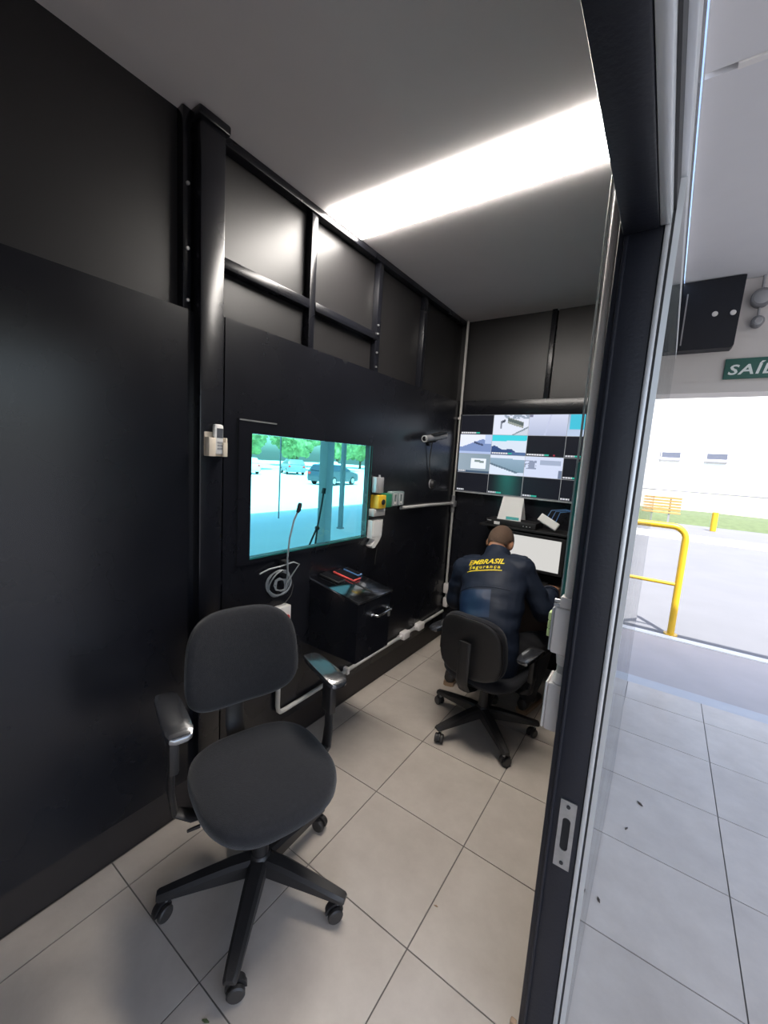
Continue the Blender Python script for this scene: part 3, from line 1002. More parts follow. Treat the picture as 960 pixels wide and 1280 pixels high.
for nm, a, b in (('front_leaf', 3.140, 3.205), ('rear_leaf', 3.272, 3.207)):
    w0, w1 = 0.476, 0.660
    mb = MB()
    t_ = 0.0018
    mb.loft([[Vector((w0, a, 1.169)), Vector((w1, a, 1.169)), Vector((w1, a + t_, 1.169)), Vector((w0, a + t_, 1.169))],
             [Vector((w0 + .012, b, 1.345)), Vector((w1 - .012, b, 1.345)), Vector((w1 - .012, b + t_, 1.345)), Vector((w0 + .012, b + t_, 1.345))]])
    lf = obj(nm, mb, M['paper'], cal, smooth=False)
mb = MB()
q = lambda x, k, dy: Vector((x, 3.140 + 0.065 * k - dy, 1.169 + 0.176 * k))
mb.loft([[q(0.545, 0.03, 0.0012), q(0.645, 0.03, 0.0012), q(0.645, 0.03, 0.0003), q(0.545, 0.03, 0.0003)], [q(0.543, 0.15, 0.0012), q(0.643, 0.15, 0.0012), q(0.643, 0.15, 0.0003), q(0.543, 0.15, 0.0003)]])
obj('teal_band', mb, M['teal_paper'], cal, smooth=False)
sw = thing('network_switch', 'small white network box tilted on the shelf with blue cables', 'network box', (0.86, 3.2, 1.13))
SR = Matrix.Translation((0.853, 3.185, 1.188)) @ Matrix.Rotation(R_(27), 4, 'Y') @ Matrix.Rotation(R_(-20), 4, 'X')
obj('case', MB().box((0, 0, 0), (0.150, 0.034, 0.060), bev=0.004).xform(SR), M['white'], sw)
obj('front_panel', MB().box((0, -0.0178, 0), (0.136, 0.0012, 0.046)).xform(SR), M['paper'], sw)
for k in range(3):
    e = Vector((1.03, 3.285, 1.275))
    s = SR @ Vector((-0.03 + 0.035 * k, 0.0, 0.029))
    obj('blue_cable', MB().tube([s, s + Vector((0.02, 0.02, 0.05 + 0.012 * k)), s.lerp(e, 0.6) + Vector((0, 0, 0.035)), e], 0.0032, 6), M['cable_blue'], sw)
so = thing('wall_socket', 'pale grey socket box on the back wall under the right end of the screen', 'socket', (1.07, 3.3, 1.26))
obj('socket_box', MB().span((1.025, 3.280, 1.225), (1.135, 3.319, 1.305), bev=0.004), M['pvc_light'], so)
obj('plug', MB().span((1.000, 3.255, 1.262), (1.035, 3.2795, 1.290), bev=0.004), M['white'], so)


# ------------------------------------------------------------------ the surveillance screen
TX0, TX1, TZ0, TZ1, TY = 0.044, 1.172, 1.352, 1.990, 3.268
tv = thing('television', 'big wall screen showing a grid of sixteen security camera pictures', 'television', (0.6, 3.29, 1.35))
obj('back_case', MB().span((TX0 + .02, TY + 0.016, TZ0 + .02), (TX1 - .02, 3.318, TZ1 - .02)), M['black'], tv)
obj('bezel', MB().ring((TX0 - .008, TZ0 - .010, TX1 + .008, TZ1 + .006), (TX0, TZ0, TX1, TZ1), TY - 0.006, TY + 0.015, XZY), M['black_gloss'], tv)
obj('lower_rim', MB().span((TX0 - .008, TY - 0.008, TZ0 - .012), (TX1 + .008, TY - 0.0062, TZ0 - .003)), M['silver'], tv, smooth=False)
obj('grid_back', MB().span((TX0, TY + 0.006, TZ0), (TX1, TY + 0.014, TZ1)), M['grey_line'], tv, smooth=False)


def lerp(a, b, t):
    return tuple(a[i] + (b[i] - a[i]) * t for i in range(3))


DK = (0.006, 0.007, 0.012)
def pic_dark(u, v):
    return DK
def pic_teal(u, v):
    g = math.exp(-((u - 0.55) / 0.28) ** 2)
    return lerp(DK, (0.012, 0.10, 0.085), g * (0.6 + 0.4 * v))
def pic_lot(u, v):
    c = (0.72, 0.76, 0.88)
    if v > 0.80 and u > 0.3 and noise.noise(Vector((u * 9, v * 9, 3))) > -0.1:
        c = (0.30, 0.36, 0.45)
    if 0.40 < u < 0.86 and abs((v - 0.62) + (u - 0.62) * 0.55) < 0.15:
        c = (0.10, 0.13, 0.13) if abs((v - 0.66) + (u - 0.62) * 0.55) < 0.08 else (0.30, 0.33, 0.30)
    if 0.20 < u < 0.34 and abs((v - 0.66) - (u - 0.27) * 0.9) < 0.07:
        c = (0.06, 0.07, 0.10)
    if 0.20 < u < 0.24 and v < 0.66 and v > 0.3:
        c = (0.20, 0.22, 0.28)
    if v < (u - 0.55) * 0.95:
        c = (0.22, 0.28, 0.33) if v > (u - 0.62) * 0.9 else (0.60, 0.64, 0.74)
    return c
def pic_pale(u, v):
    c = lerp((0.44, 0.49, 0.66), (0.62, 0.66, 0.82), v)
    if abs(u - 0.45 - v * 0.12) < 0.02:
        c = (0.52, 0.56, 0.74)
    if v > 0.9 and u < 0.1:
        c = (0.2, 0.2, 0.3)
    return c
def pic_cyan(u, v):
    c = lerp((0.50, 0.60, 0.78), (0.30, 0.40, 0.55), v)
    if 0.05 < u < 0.40 and v > 0.30:
        c = (0.05, 0.50, 0.66)
    if u > 0.5 and v > 0.7:
        c = (0.20, 0.26, 0.38)
    return c
def pic_road(u, v):
    c = (0.78, 0.82, 0.96)
    h = 0.36 + 0.42 * max(0, 1 - abs(u - 0.72) / 0.62)
    if v < h:
        c = (0.20, 0.28, 0.52)
    if abs(v - 0.52 + (u - 0.62) * 0.5) < 0.05 and 0.45 < u < 0.75:
        c = (0.06, 0.08, 0.16)
    if u > 0.80 and v > 0.55:
        c = (0.48, 0.58, 0.82)
    if v < 0.10:
        c = (0.42, 0.52, 0.78)
    return c
def pic_roof(u, v):
    c = (0.66, 0.74, 0.86)
    if v > 0.68 + 0.12 * u * 0.6:
        c = (0.05, 0.62, 0.72)
    if v < 0.42 - 0.30 * u + 0.06 * math.sin(u * 14) and u < 0.92:
        c = (0.035, 0.07, 0.20)
    if u > 0.6 and v < 0.16:
        c = (0.08, 0.14, 0.30)
    return c
def pic_gate(u, v):
    c = lerp((0.30, 0.38, 0.46), (0.24, 0.32, 0.38), u)
    if 0.42 < u < 0.88 and 0.22 < v < 0.78:
        c = (0.80, 0.86, 0.96)
        if 0.52 < u < 0.82 and abs(v - 0.62 + (u - 0.66) * 0.2) < 0.06:
            c = (0.22, 0.28, 0.28)
    if v < 0.12:
        c = (0.06, 0.10, 0.16)
    return c
def pic_street(u, v):
    c = lerp((0.18, 0.28, 0.36), (0.30, 0.42, 0.55), v)
    if v > 0.86 - 0.05 * u:
        c = (0.70, 0.76, 0.90)
    if v < 0.50 - 0.5 * u:
        c = (0.68, 0.76, 0.90)
    if abs(v - 0.55 + 0.5 * u) < 0.05:
        c = (0.12, 0.18, 0.24)
    if u > 0.82 and v < 0.15:
        c = (0.62, 0.70, 0.84)
    return c
def pic_yard(u, v):
    c = (0.62, 0.68, 0.86)
    if 0.0 < u < 0.32 and 0.38 < v < 0.80 and noise.noise(Vector((u * 8, v * 8, 1))) > -0.2:
        c = (0.26, 0.30, 0.42)
    if 0.42 < u < 0.95 and 0.62 < v < 0.86:
        c = (0.36, 0.42, 0.56)
    if u > 0.90 and v < 0.4:
        c = (0.16, 0.2, 0.3)
    return c


GRID = [[pic_dark, pic_lot, pic_pale, pic_cyan], [pic_road, pic_roof, pic_dark, pic_dark],
        [pic_gate, pic_street, pic_yard, pic_dark], [pic_dark, pic_teal, pic_dark, pic_dark]]
CAP = {(0, 0): 1, (1, 1): 1, (1, 2): 1, (1, 3): 1, (2, 3): 1, (3, 0): 1, (3, 1): 1, (3, 2): 1, (3, 3): 1, (1, 0): 0, (2, 0): 2}


def picture(row, col, x0, x1, z0, z1):
    nx, nz = 44, 26
    bm = bmesh.new()
    vv = [[bm.verts.new((x0 + (x1 - x0) * i / nx, TY, z0 + (z1 - z0) * j / nz)) for i in range(nx + 1)] for j in range(nz + 1)]
    for j in range(nz):
        for i in range(nx):
            bm.faces.new((vv[j][i], vv[j][i + 1], vv[j + 1][i + 1], vv[j + 1][i]))
    off = wloc(tv)
    bmesh.ops.translate(bm, vec=-off, verts=bm.verts)
    me = bpy.data.meshes.new('camera_picture')
    bm.to_mesh(me)
    bm.free()
    ca = me.color_attributes.new('picture', 'FLOAT_COLOR', 'CORNER')
    fn = GRID[row][col]
    cap = CAP.get((row, col), 0)
    k = 0
    for j in range(nz):
        for i in range(nx):
            u, v = (i + .5) / nx, (j + .5) / nz
            c = fn(u, v)
            if cap and j in (1, 2):
                if 0.02 < u < 0.5 and (row, col) in ((0, 0), (1, 2), (1, 1)):
                    c = (0.75, 0.75, 0.78) if (i * 7) % 3 else (0.35, 0.36, 0.4)
                elif 0.02 < u < 0.26:
                    c = (0.62, 0.62, 0.66) if (i * 5) % 3 else (0.25, 0.26, 0.3)
                elif 0.5 <= u < 0.62 and (row, col) in ((0, 0), (1, 2), (1, 1)) or 0.26 <= u < 0.4 and (row, col) in ((1, 3), (2, 3), (3, 1), (3, 2)):
                    c = (0.03, 0.40, 0.30)
                elif 0.72 < u < 0.78 and row == 1 and col == 2:
                    c = (0.35, 0.03, 0.05)
            for _ in range(4):
                ca.data[k].color = (*c, 1)
                k += 1
    me.materials.append(M['screen'])
    me.update()
    raw('camera_picture', me, tv)


cw, chh = (TX1 - TX0) / 4, (TZ1 - TZ0) / 4
for r in range(4):
    for c in range(4):
        picture(r, c, TX0 + c * cw + 0.0018, TX0 + (c + 1) * cw - 0.0018, TZ1 - (r + 1) * chh + 0.0018, TZ1 - r * chh - 0.0018)

# ------------------------------------------------------------------ things on the left wall
rc = thing('remote_control', 'white air conditioner remote standing in its cream holder on the wall post', 'remote', (0.05, 0.965, 1.55))
def slab(name, y0, y1, z0, z1, x0, x1, m, par, bev=0.004):
    return obj(name, MB().span((x0, y0, z0), (x1, y1, z1), bev=bev), m, par)
hd = slab('holder_back', 0.922, 1.004, 1.545, 1.640, 0.0305, 0.036, M['cream'], rc)
slab('holder_side', 0.922, 0.930, 1.545, 1.620, 0.036, 0.066, M['cream'], rc, 0.002)
slab('holder_side', 0.996, 1.004, 1.545, 1.620, 0.036, 0.066, M['cream'], rc, 0.002)
slab('holder_front', 0.922, 0.952, 1.545, 1.618, 0.062, 0.068, M['cream'], rc, 0.002)
slab('holder_front', 0.984, 1.004, 1.545, 1.602, 0.062, 0.068, M['cream'], rc, 0.002)
slab('handset_body', 0.950, 0.992, 1.552, 1.672, 0.040, 0.0605, M['white'], rc, 0.009)
slab('remote_display', 0.960, 0.986, 1.618, 1.656, 0.0606, 0.0620, M['lcd'], rc, 0.0)
for z in (1.600, 1.588, 1.576):
    slab('button', 0.962, 0.984, z - 0.004, z + 0.004, 0.0606, 0.0625, M['grey'], rc, 0.001)

mic = thing('gooseneck_microphone', 'thin gooseneck microphone rising in front of the teal window', 'microphone', (0.03, 1.37, 0.95))
neck = [(0.03, 1.372, 0.90), (0.045, 1.368, 0.98), (0.05, 1.358, 1.06), (0.052, 1.366, 1.16), (0.055, 1.388, 1.25), (0.058, 1.408, 1.292)]
obj('gooseneck', MB().tube(neck, 0.0045, 8), M['cable'], mic)
obj('microphone_head', MB().tube([(0.058, 1.406, 1.288), (0.060, 1.412, 1.300), (0.061, 1.418, 1.325), (0.062, 1.421, 1.335)], [0.007, 0.011, 0.011, 0.008], 12), M['black'], mic)
obj('wall_clamp', MB().span((0.0005, 1.350, 1.012), (0.040, 1.388, 1.045), bev=0.005), M['black'], mic)
obj('microphone_lead', MB().tube([(0.035, 1.375, 0.93), (0.06, 1.43, 1.02), (0.05, 1.40, 1.035), (0.03, 1.33, 1.02), (0.02, 1.27, 1.015), (0.015, 1.22, 1.0)], 0.004, 8), M['cable'], mic)
coil = thing('cable_coil', 'coil of pale cable hanging on the wall below the window', 'cable', (0.03, 1.335, 0.93))
pts = []
for k in range(64):
    a = 2 * math.pi * k / 21
    r = 0.062 + 0.006 * math.sin(a * 1.7)
    pts.append((0.022 + 0.016 * math.sin(k * 0.33), 1.335 + r * math.cos(a), 0.932 + 1.05 * r * math.sin(a)))
obj('coiled_cable', MB().tube(pts, 0.0038, 7), M['cable'], coil)
pts = [(0.03, 1.335 + (0.034 + 0.008 * math.sin(k)) * math.cos(k * 0.62), 0.925 + (0.036 + 0.01 * math.cos(k * 1.3)) * math.sin(k * 0.62)) for k in range(26)]
obj('inner_loops', MB().tube(pts, 0.0032, 6), M['cable'], coil)
obj('hook', MB().tube([(0.0005, 1.335, 0.985), (0.03, 1.335, 0.985), (0.045, 1.335, 1.0)], 0.004, 8), M['black'], coil)
obj('hanging_lead', MB().tube([(0.02, 1.40, 0.95), (0.018, 1.435, 0.90), (0.02, 1.42, 0.85), (0.025, 1.375, 0.82)], 0.0025, 6), M['cable_dark'], coil)
ol = thing('wall_outlet', 'white outlet box with a red button behind the empty chair', 'outlet', (0.02, 1.36, 0.72))
obj('outlet_box', MB().span((0.0005, 1.318, 0.705), (0.045, 1.400, 0.810), bev=0.005), M['white'], ol)
obj('red_button', MB().cyl((0.045, 1.372, 0.750), (0.054, 1.372, 0.750), 0.016, n=16, bev=0.003), M['red'], ol)

tray = thing('pass_through_box', 'black metal pass-through box jutting from the wall below the window', 'box', (0.17, 1.725, 0.70))
obj('box_body', MB().prism([(0.0005, 0.52), (0.340, 0.52), (0.340, 0.8395), (0.0005, 0.8965)], 1.575, 1.872, XZY), M['black_wall'], tray)
LS = math.atan2(0.060, 0.35)                                # the lid falls away from the wall
LID = Matrix.Translation((0.0, 0.0, 0.910)) @ Matrix.Rotation(LS, 4, 'Y')
obj('box_lid', MB().span((0.0015, 1.568, -0.011), (0.355, 1.879, 0.0), bev=0.002).xform(LID), M['tray_top'], tray)
obj('lid_slot', MB().span((0.125, 1.735, 0.0002), (0.310, 1.750, 0.0012)).xform(LID), M['slot'], tray, smooth=False)
hl = obj('handle', MB().tube([(0.341, 1.700, 0.752), (0.372, 1.700, 0.752), (0.378, 1.712, 0.753), (0.378, 1.828, 0.757), (0.372, 1.84, 0.757), (0.341, 1.84, 0.757)], 0.006, 10), M['chrome'], tray)
for y in (1.700, 1.840):
    obj('handle_rose', MB().cyl((0.3405, y, 0.7545), (0.346, y, 0.7545), 0.013, n=14, bev=0.001), M['chrome'], hl)
obj('latch', MB().span((0.3405, 1.85, 0.70), (0.350, 1.866, 0.735), bev=0.003), M['steel'], tray)
def phone(name, label, c, ang, s, edge, cat):
    t = thing(name, label, cat, (c[0], c[1], 0.910 - c[0] * math.tan(LS)))
    m4 = LID @ Matrix.Translation((c[0], c[1], 0.0014)) @ Matrix.Rotation(R_(ang), 4, 'Z')
    obj('back_case', MB().box((0, 0, 0.0055), (s[0], s[1], 0.010), bev=0.003).xform(m4), edge, t)
    obj('glass_front', MB().box((0, 0, 0.0112), (s[0] - .010, s[1] - .010, 0.0012)).xform(m4), M['black_gloss'], t)
phone('mobile_phone', 'dark mobile phone in a red case on the box lid', (0.095, 1.775), 4, (0.150, 0.074), M['salmon'], 'phone')
phone('mobile_phone', 'black mobile phone lying on the box lid nearest the camera', (0.075, 1.672), 4, (0.135, 0.068), M['black'], 'phone')
phone('card_wallet', 'flat dark wallet at the far end of the box lid', (0.080, 1.846), 2, (0.11, 0.05), M['cable_blue'], 'wallet')

# alarm devices right of the window
d1 = thing('push_button_box', 'slim grey switch box above the yellow button right of the window', 'switch', (0.03, 2.12, 1.36))
obj('switch_case', MB().span((0.0005, 2.095, 1.360), (0.055, 2.150, 1.460), bev=0.004), M['grey'], d1)
obj('switch_cover', MB().span((0.020, 2.066, 1.365), (0.055, 2.094, 1.462), bev=0.003), M['silver'], d1)
obj('cable_gland', MB().cyl((0.030, 2.130, 1.460), (0.030, 2.130, 1.475), 0.008, n=10), M['silver'], d1)
d2 = thing('alarm_button', 'yellow emergency box with a black push button beside the window', 'alarm', (0.04, 2.12, 1.26))
obj('button_case', MB().span((0.0005, 2.085, 1.262), (0.068, 2.168, 1.348), bev=0.005), M['yellow'], d2)
obj('button', MB().cyl((0.068, 2.130, 1.304), (0.078, 2.130, 1.304), 0.018, n=16, bev=0.003), M['black'], d2)
d3 = thing('break_glass_unit', 'green call point in a clear cover beside the yellow alarm box', 'call point', (0.04, 2.27, 1.30))
obj('green_case', MB().span((0.0005, 2.185, 1.262), (0.050, 2.262, 1.352), bev=0.004), M['green'], d3)
obj('clear_cover', MB().span((0.0005, 2.263, 1.262), (0.048, 2.425, 1.365), bev=0.012), M['clear'], d3)
for y in (2.30, 2.37):
    obj('cover_rib', MB().ring((y - 0.022, 1.272, y + 0.022, 1.352), (y - 0.015, 1.280, y + 0.015, 1.344), 0.0481, 0.056, YZX), M['silver'], d3)
    obj('terminal', MB().span((0.0481, y - 0.008, 1.283), (0.056, y + 0.006, 1.297)), M['white'], d3, smooth=False)
d4 = thing('junction_box', 'small grey box directly below the yellow alarm box', 'junction box', (0.03, 2.12, 1.22))
obj('box_case', MB().span((0.0005, 2.063, 1.212), (0.050, 2.190, 1.258), bev=0.004), M['pvc'], d4)
d5 = thing('intercom_handset', 'white intercom handset with a hooked lower end hanging by the window', 'intercom', (0.03, 2.12, 1.0))
hs = MB()
hs.prism([(2.060, 1.070), (2.100, 1.066), (2.100, 1.050), (2.068, 1.020), (2.085, 1.004), (2.105, 1.006), (2.150, 1.045), (2.172, 1.075), (2.178, 1.186), (2.060, 1.186)], 0.0005, 0.045, YZX)
obj('handset', hs, M['white'], d5)
obj('handset_face', MB().span((0.0452, 2.072, 1.082), (0.048, 2.165, 1.176)), M['paper'], d5, smooth=False)
obj('handset_cord', MB().tube([(0.02, 2.16, 1.03), (0.018, 2.165, 0.98), (0.016, 2.16, 0.93), (0.012, 2.165, 0.88)], 0.0035, 8), M['cable_dark'], d5)

cc = thing('security_camera', 'small bullet security camera on the left wall near the back corner', 'camera', (0.06, 2.75, 1.74))
obj('wall_foot', MB().cyl((0.0005, 2.80, 1.735), (0.014, 2.80, 1.735), 0.035, n=18, bev=0.003), M['black'], cc)
obj('swivel_arm', MB().tube([(0.014, 2.80, 1.735), (0.05, 2.80, 1.74), (0.075, 2.79, 1.755)], 0.012, 10), M['black'], cc)
obj('camera_body', MB().tube([(0.075, 2.60, 1.742), (0.08, 2.605, 1.743), (0.085, 2.75, 1.762), (0.095, 2.88, 1.785), (0.096, 2.885, 1.785)], [0.018, 0.023, 0.024, 0.024, 0.018], 16), M['pvc_dark'], cc)
obj('sun_hood', MB().box((0.088, 2.78, 1.796), (0.062, 0.23, 0.004), Matrix.Rotation(R_(9.5), 3, 'X')), M['black'], cc)
obj('front_ring', MB().cyl((0.0745, 2.594, 1.741), (0.0760, 2.625, 1.7445), 0.0245, n=16), M['silver'], cc)
obj('lens', MB().cyl((0.0745, 2.592, 1.741), (0.075, 2.599, 1.742), 0.017, n=14), M['black_gloss'], cc)
obj('camera_lead', MB().tube([(0.03, 2.80, 1.73), (0.012, 2.81, 1.60), (0.010, 2.83, 1.5), (0.012, 2.86, 1.43)], 0.004, 8), M['cable_dark'], cc)
sr = thing('sounder', 'small black round sounder on the left wall below the bullet camera', 'sounder', (0.02, 2.86, 1.41))
obj('sounder_body', MB().cyl((0.0005, 2.875, 1.408), (0.040, 2.875, 1.408), 0.038, 0.030, 20, bev=0.004), M['black'], sr)
obj('bright_rim', MB().tube([(0.012, 2.875 + 0.040 * math.cos(a), 1.408 + 0.040 * math.sin(a)) for a in [R_(120 + 10 * k) for k in range(13)]], 0.003, 6), M['silver'], sr)

# ------------------------------------------------------------------ conduits
def conduit_thing(name, label, pts, r, m, loc, cat='conduit'):
    t = thing(name, label, cat, loc)
    obj('pipe', MB().tube(pts, r, 12), m, t)
    return t
cv = conduit_thing('conduit', 'thin grey vertical conduit pipe in the corner left of the screen', [(0.016, 3.292, 2.765), (0.018, 3.292, 1.5), (0.020, 3.292, 0.50)], 0.011, M['pvc'], (0.03, 3.292, 0.4))
obj('tee_joint', MB().span((0.001, 3.268, 1.200), (0.044, 3.316, 1.255), bev=0.008), M['pvc_dark'], cv)
obj('tee_sleeve', MB().cyl((0.018, 3.292, 1.255), (0.018, 3.292, 1.30), 0.016, n=14), M['pvc_dark'], cv)
obj('tee_sleeve', MB().cyl((0.018, 3.292, 1.150), (0.018, 3.292, 1.199), 0.016, n=14), M['pvc_dark'], cv)
obj('clip', MB().span((0.001, 3.276, 1.955), (0.033, 3.310, 1.975), bev=0.003), M['pvc_light'], cv)
obj('end_box', MB().span((0.005, 3.262, 0.415), (0.058, 3.318, 0.505), bev=0.007), M['pvc_light'], cv)
obj('end_box', MB().span((0.008, 3.268, 0.285), (0.054, 3.316, 0.372), bev=0.007), M['pvc_light'], cv)
obj('link_pipe', MB().cyl((0.030, 3.292, 0.372), (0.030, 3.292, 0.415), 0.012, n=12), M['pvc'], cv)
obj('clamp_screw', MB().cyl((0.058, 3.285, 0.44), (0.068, 3.285, 0.44), 0.006, n=8), M['silver'], cv)
conduit_thing('conduit', 'short grey horizontal conduit from the alarm box to the corner pipe', [(0.020, 2.428, 1.243), (0.020, 2.9, 1.240), (0.022, 3.266, 1.232)], 0.012, M['pvc'], (0.02, 2.8, 1.23))
cl = conduit_thing('conduit', 'long grey conduit running low along the left wall above the floor', [(0.020, 1.352, 0.704), (0.020, 1.352, 0.262), (0.020, 1.358, 0.236), (0.020, 1.372, 0.222), (0.020, 1.40, 0.219), (0.020, 2.3, 0.236), (0.020, 3.262, 0.250)], 0.012, M['pvc'], (0.02, 1.9, 0.23))
for y in (2.60, 2.83):
    obj('inspection_box', MB().span((0.0005, y - 0.045, 0.214), (0.052, y + 0.045, 0.272), bev=0.010), M['pvc_light'], cl)
    obj('collar', MB().cyl((0.020, y - 0.075, 0.242), (0.020, y - 0.046, 0.242), 0.016, n=12), M['pvc_light'], cl)
    obj('collar', MB().cyl((0.020, y + 0.046, 0.243), (0.020, y + 0.075, 0.243), 0.016, n=12), M['pvc_light'], cl)
obj('clip', MB().span((0.0005, 1.90, 0.208), (0.038, 1.925, 0.252), bev=0.004), M['pvc_light'], cl)

# right wall, just behind the door jamb
cr_ = thing('conduit', 'pale vertical conduit with two boxes beside the dark door jamb', 'conduit', (1.376, 1.10, 0.9))
obj('pipe', MB().tube([(1.374, 1.092, 2.72), (1.374, 1.092, 1.8), (1.374, 1.092, 1.262)], 0.0115, 14), M['pvc_light'], cr_)
obj('upper_box', MB().span((1.346, 1.076, 1.110), (1.3995, 1.160, 1.232), bev=0.006), M['pvc_light'], cr_)
obj('box_neck', MB().span((1.356, 1.078, 1.2325), (1.399, 1.140, 1.262), bev=0.005), M['pvc_light'], cr_)
obj('box_lid', MB().span((1.340, 1.080, 1.114), (1.3455, 1.156, 1.228), bev=0.002), M['grey'], cr_)
obj('lower_neck', MB().cyl((1.380, 1.10, 1.109), (1.380, 1.10, 1.080), 0.022, 0.018, n=16), M['pvc_light'], cr_)
obj('union', MB().cyl((1.380, 1.10, 1.0795), (1.380, 1.10, 1.058), 0.016, n=16), M['pvc'], cr_)
obj('collar', MB().cyl((1.380, 1.10, 1.0575), (1.380, 1.10, 1.032), 0.0195, 0.026, n=16, bev=0.003), M['pvc_light'], cr_)
obj('lower_box', MB().span((1.352, 1.076, 0.900), (1.3995, 1.160, 1.031), bev=0.006), M['pvc_light'], cr_)
obj('box_lid', MB().span((1.345, 1.078, 0.902), (1.3515, 1.158, 1.029), bev=0.003), M['pvc_light'], cr_)
for z in (1.236, 1.248):
    obj('clamp_screw', MB().cyl((1.357, 1.085, z), (1.343, 1.085, z), 0.005, n=8), M['silver'], cr_)
for k in range(3):
    obj('lime_terminal', MB().span((1.329, 1.10, 1.142 + 0.0225 * k), (1.3395, 1.13, 1.162 + 0.0225 * k), bev=0.002), M['lime'], cr_)
tag(obj('flat_strip', MB().span((1.352, 1.142, 1.27), (1.3995, 1.158, 2.77), bev=0.002), M['pvc_dark'], loc=(1.37, 1.15, 1.27)), 'dark flat strip running up the wall behind the pale conduit', 'strip')
tag(obj('thin_cable', MB().tube([(1.350, 1.125, 2.765), (1.349, 1.125, 2.0), (1.350, 1.125, 1.24)], 0.0028, 8), M['cable'], loc=(1.35, 1.125, 1.24)), 'thin light cable running straight up left of the pale conduit', 'cable')
tag(obj('screen_light_line', MB().tube([(1.3565, 1.120, 1.60), (1.3565, 1.120, 1.235)], 0.005, 8), M['teal_strip'], loc=(1.3565, 1.12, 1.235)), 'thin line coloured teal as screen light left of the pale conduit', 'cable')  # teal colour stands in for the screen's light on the dark strip

# ------------------------------------------------------------------ porch things
bx = thing('wall_box', 'black box with two pale dots high on the wall left of the SA\u00cdDA sign', 'box', (1.6, 3.55, 2.43))
obj('box_case', MB().prism([(1.43, 2.435), (1.770, 2.435), (1.782, 2.452), (1.792, 2.875), (1.43, 2.875)], 3.50, 3.601, XZY), M['frame_dark'], bx)
obj('side_edge', MB().span((1.495, 3.494, 2.47), (1.503, 3.4995, 2.80)), M['grey'], bx, smooth=False)
for x, z in ((1.66, 2.652), (1.752, 2.648)):
    obj('reflection_dot', MB().cyl((x, 3.4995, z), (x, 3.488, z), 0.016, n=14, bev=0.003), M['white'], bx)  # white discs stand in for lights reflected in the dark front
el = thing('emergency_light', 'pair of round dark lamp heads mounted on the porch wall above the SA\u00cdDA sign', 'lamp', (1.88, 3.58, 2.6))
for x, z, r in ((1.885, 2.735, 0.056), (1.884, 2.592, 0.034)):
    hd_ = obj('lamp_head', MB().cyl((x, 3.601, z), (x, 3.53, z), r * 0.9, r, 24, bev=0.006), M['pvc_dark'], el)
    obj('lamp_lens', MB().cyl((x, 3.5298, z), (x, 3.522, z), r * 0.72, r * 0.5, 20), M['grey'], hd_)
obj('lamp_stem', MB().cyl((1.885, 3.575, 2.877), (1.885, 3.575, 2.78), 0.008, n=10), M['grey'], el)
obj('link_arm', MB().cyl((1.885, 3.575, 2.69), (1.884, 3.575, 2.62), 0.007, n=10), M['grey'], el)
sg = thing('exit_sign', 'dark green SA\u00cdDA exit sign above the porch opening', 'sign', (1.95, 3.58, 2.25))
obj('sign_plate', MB().span((1.760, 3.586, 2.250), (2.16, 3.601, 2.380), bev=0.002), M['sign_green'], sg)
tx = text_mb('SA\u00cdDA', 0.098, 0.0008, 0.18, 0.0020, 1.12, 'LEFT')
tx.xform(Matrix.Translation((1.778, 3.5845, 2.278)) @ Matrix.Rotation(R_(90), 4, 'X') @ Matrix.Diagonal((1.12, 0.9, 1, 1)))
obj('sign_letters', tx, M['sign_white'], sg, smooth=False)

# ------------------------------------------------------------------ outside, beyond the porch
struct('porch_apron', MB().span((1.40, 3.70, -0.10), (4.349, 4.80, -0.006)), M['apron'])
struct('cement_band', MB().span((1.40, 3.562, -0.10), (4.349, 3.699, -0.002)), M['apron_light'])
struct('trim_1', MB().span((1.40, 4.801, -0.10), (4.349, 4.90, 0.004)), M['kerb'])
struct('side_yard', MB().span((4.35, -40.0, -0.12), (40.0, 4.90, -0.012)), M['road'])
struct('rear_yard', MB().span((-0.13, -40.0, -0.12), (4.349, -1.301, -0.012)), M['road'])
struct('road', MB().span((0.30, 4.901, -0.12), (40.0, 13.0, -0.012)), M['road'])
kerb = struct('far_kerb', MB().span((-8.0, 13.001, -0.12), (40, 13.16, 0.14), bev=0.02), M['kerb'])
struct('far_pavement', MB().span((-8.0, 13.161, -0.12), (40, 16.4, 0.10)), M['road'])
gv = MB()
rows = []
for j in range(9):
    y = 16.401 + 3.4 * j / 8
    row = []
    for i in range(60):
        x = -6 + 40 * i / 59
        z = 0.04 + 0.30 * math.sin(min(1, j / 5) * math.pi / 2) + (0.05 * noise.noise(Vector((x, y, 0))) if 0 < j else 0)
        row.append(Vector((x, y, z)))
    rows.append(row)
gv.loft(rows, closed_caps=False, loop=False)
tag(obj('grass_verge', gv, M['grass'], ang=80), 'strip of short green grass along the far pavement', 'grass', kind='stuff')

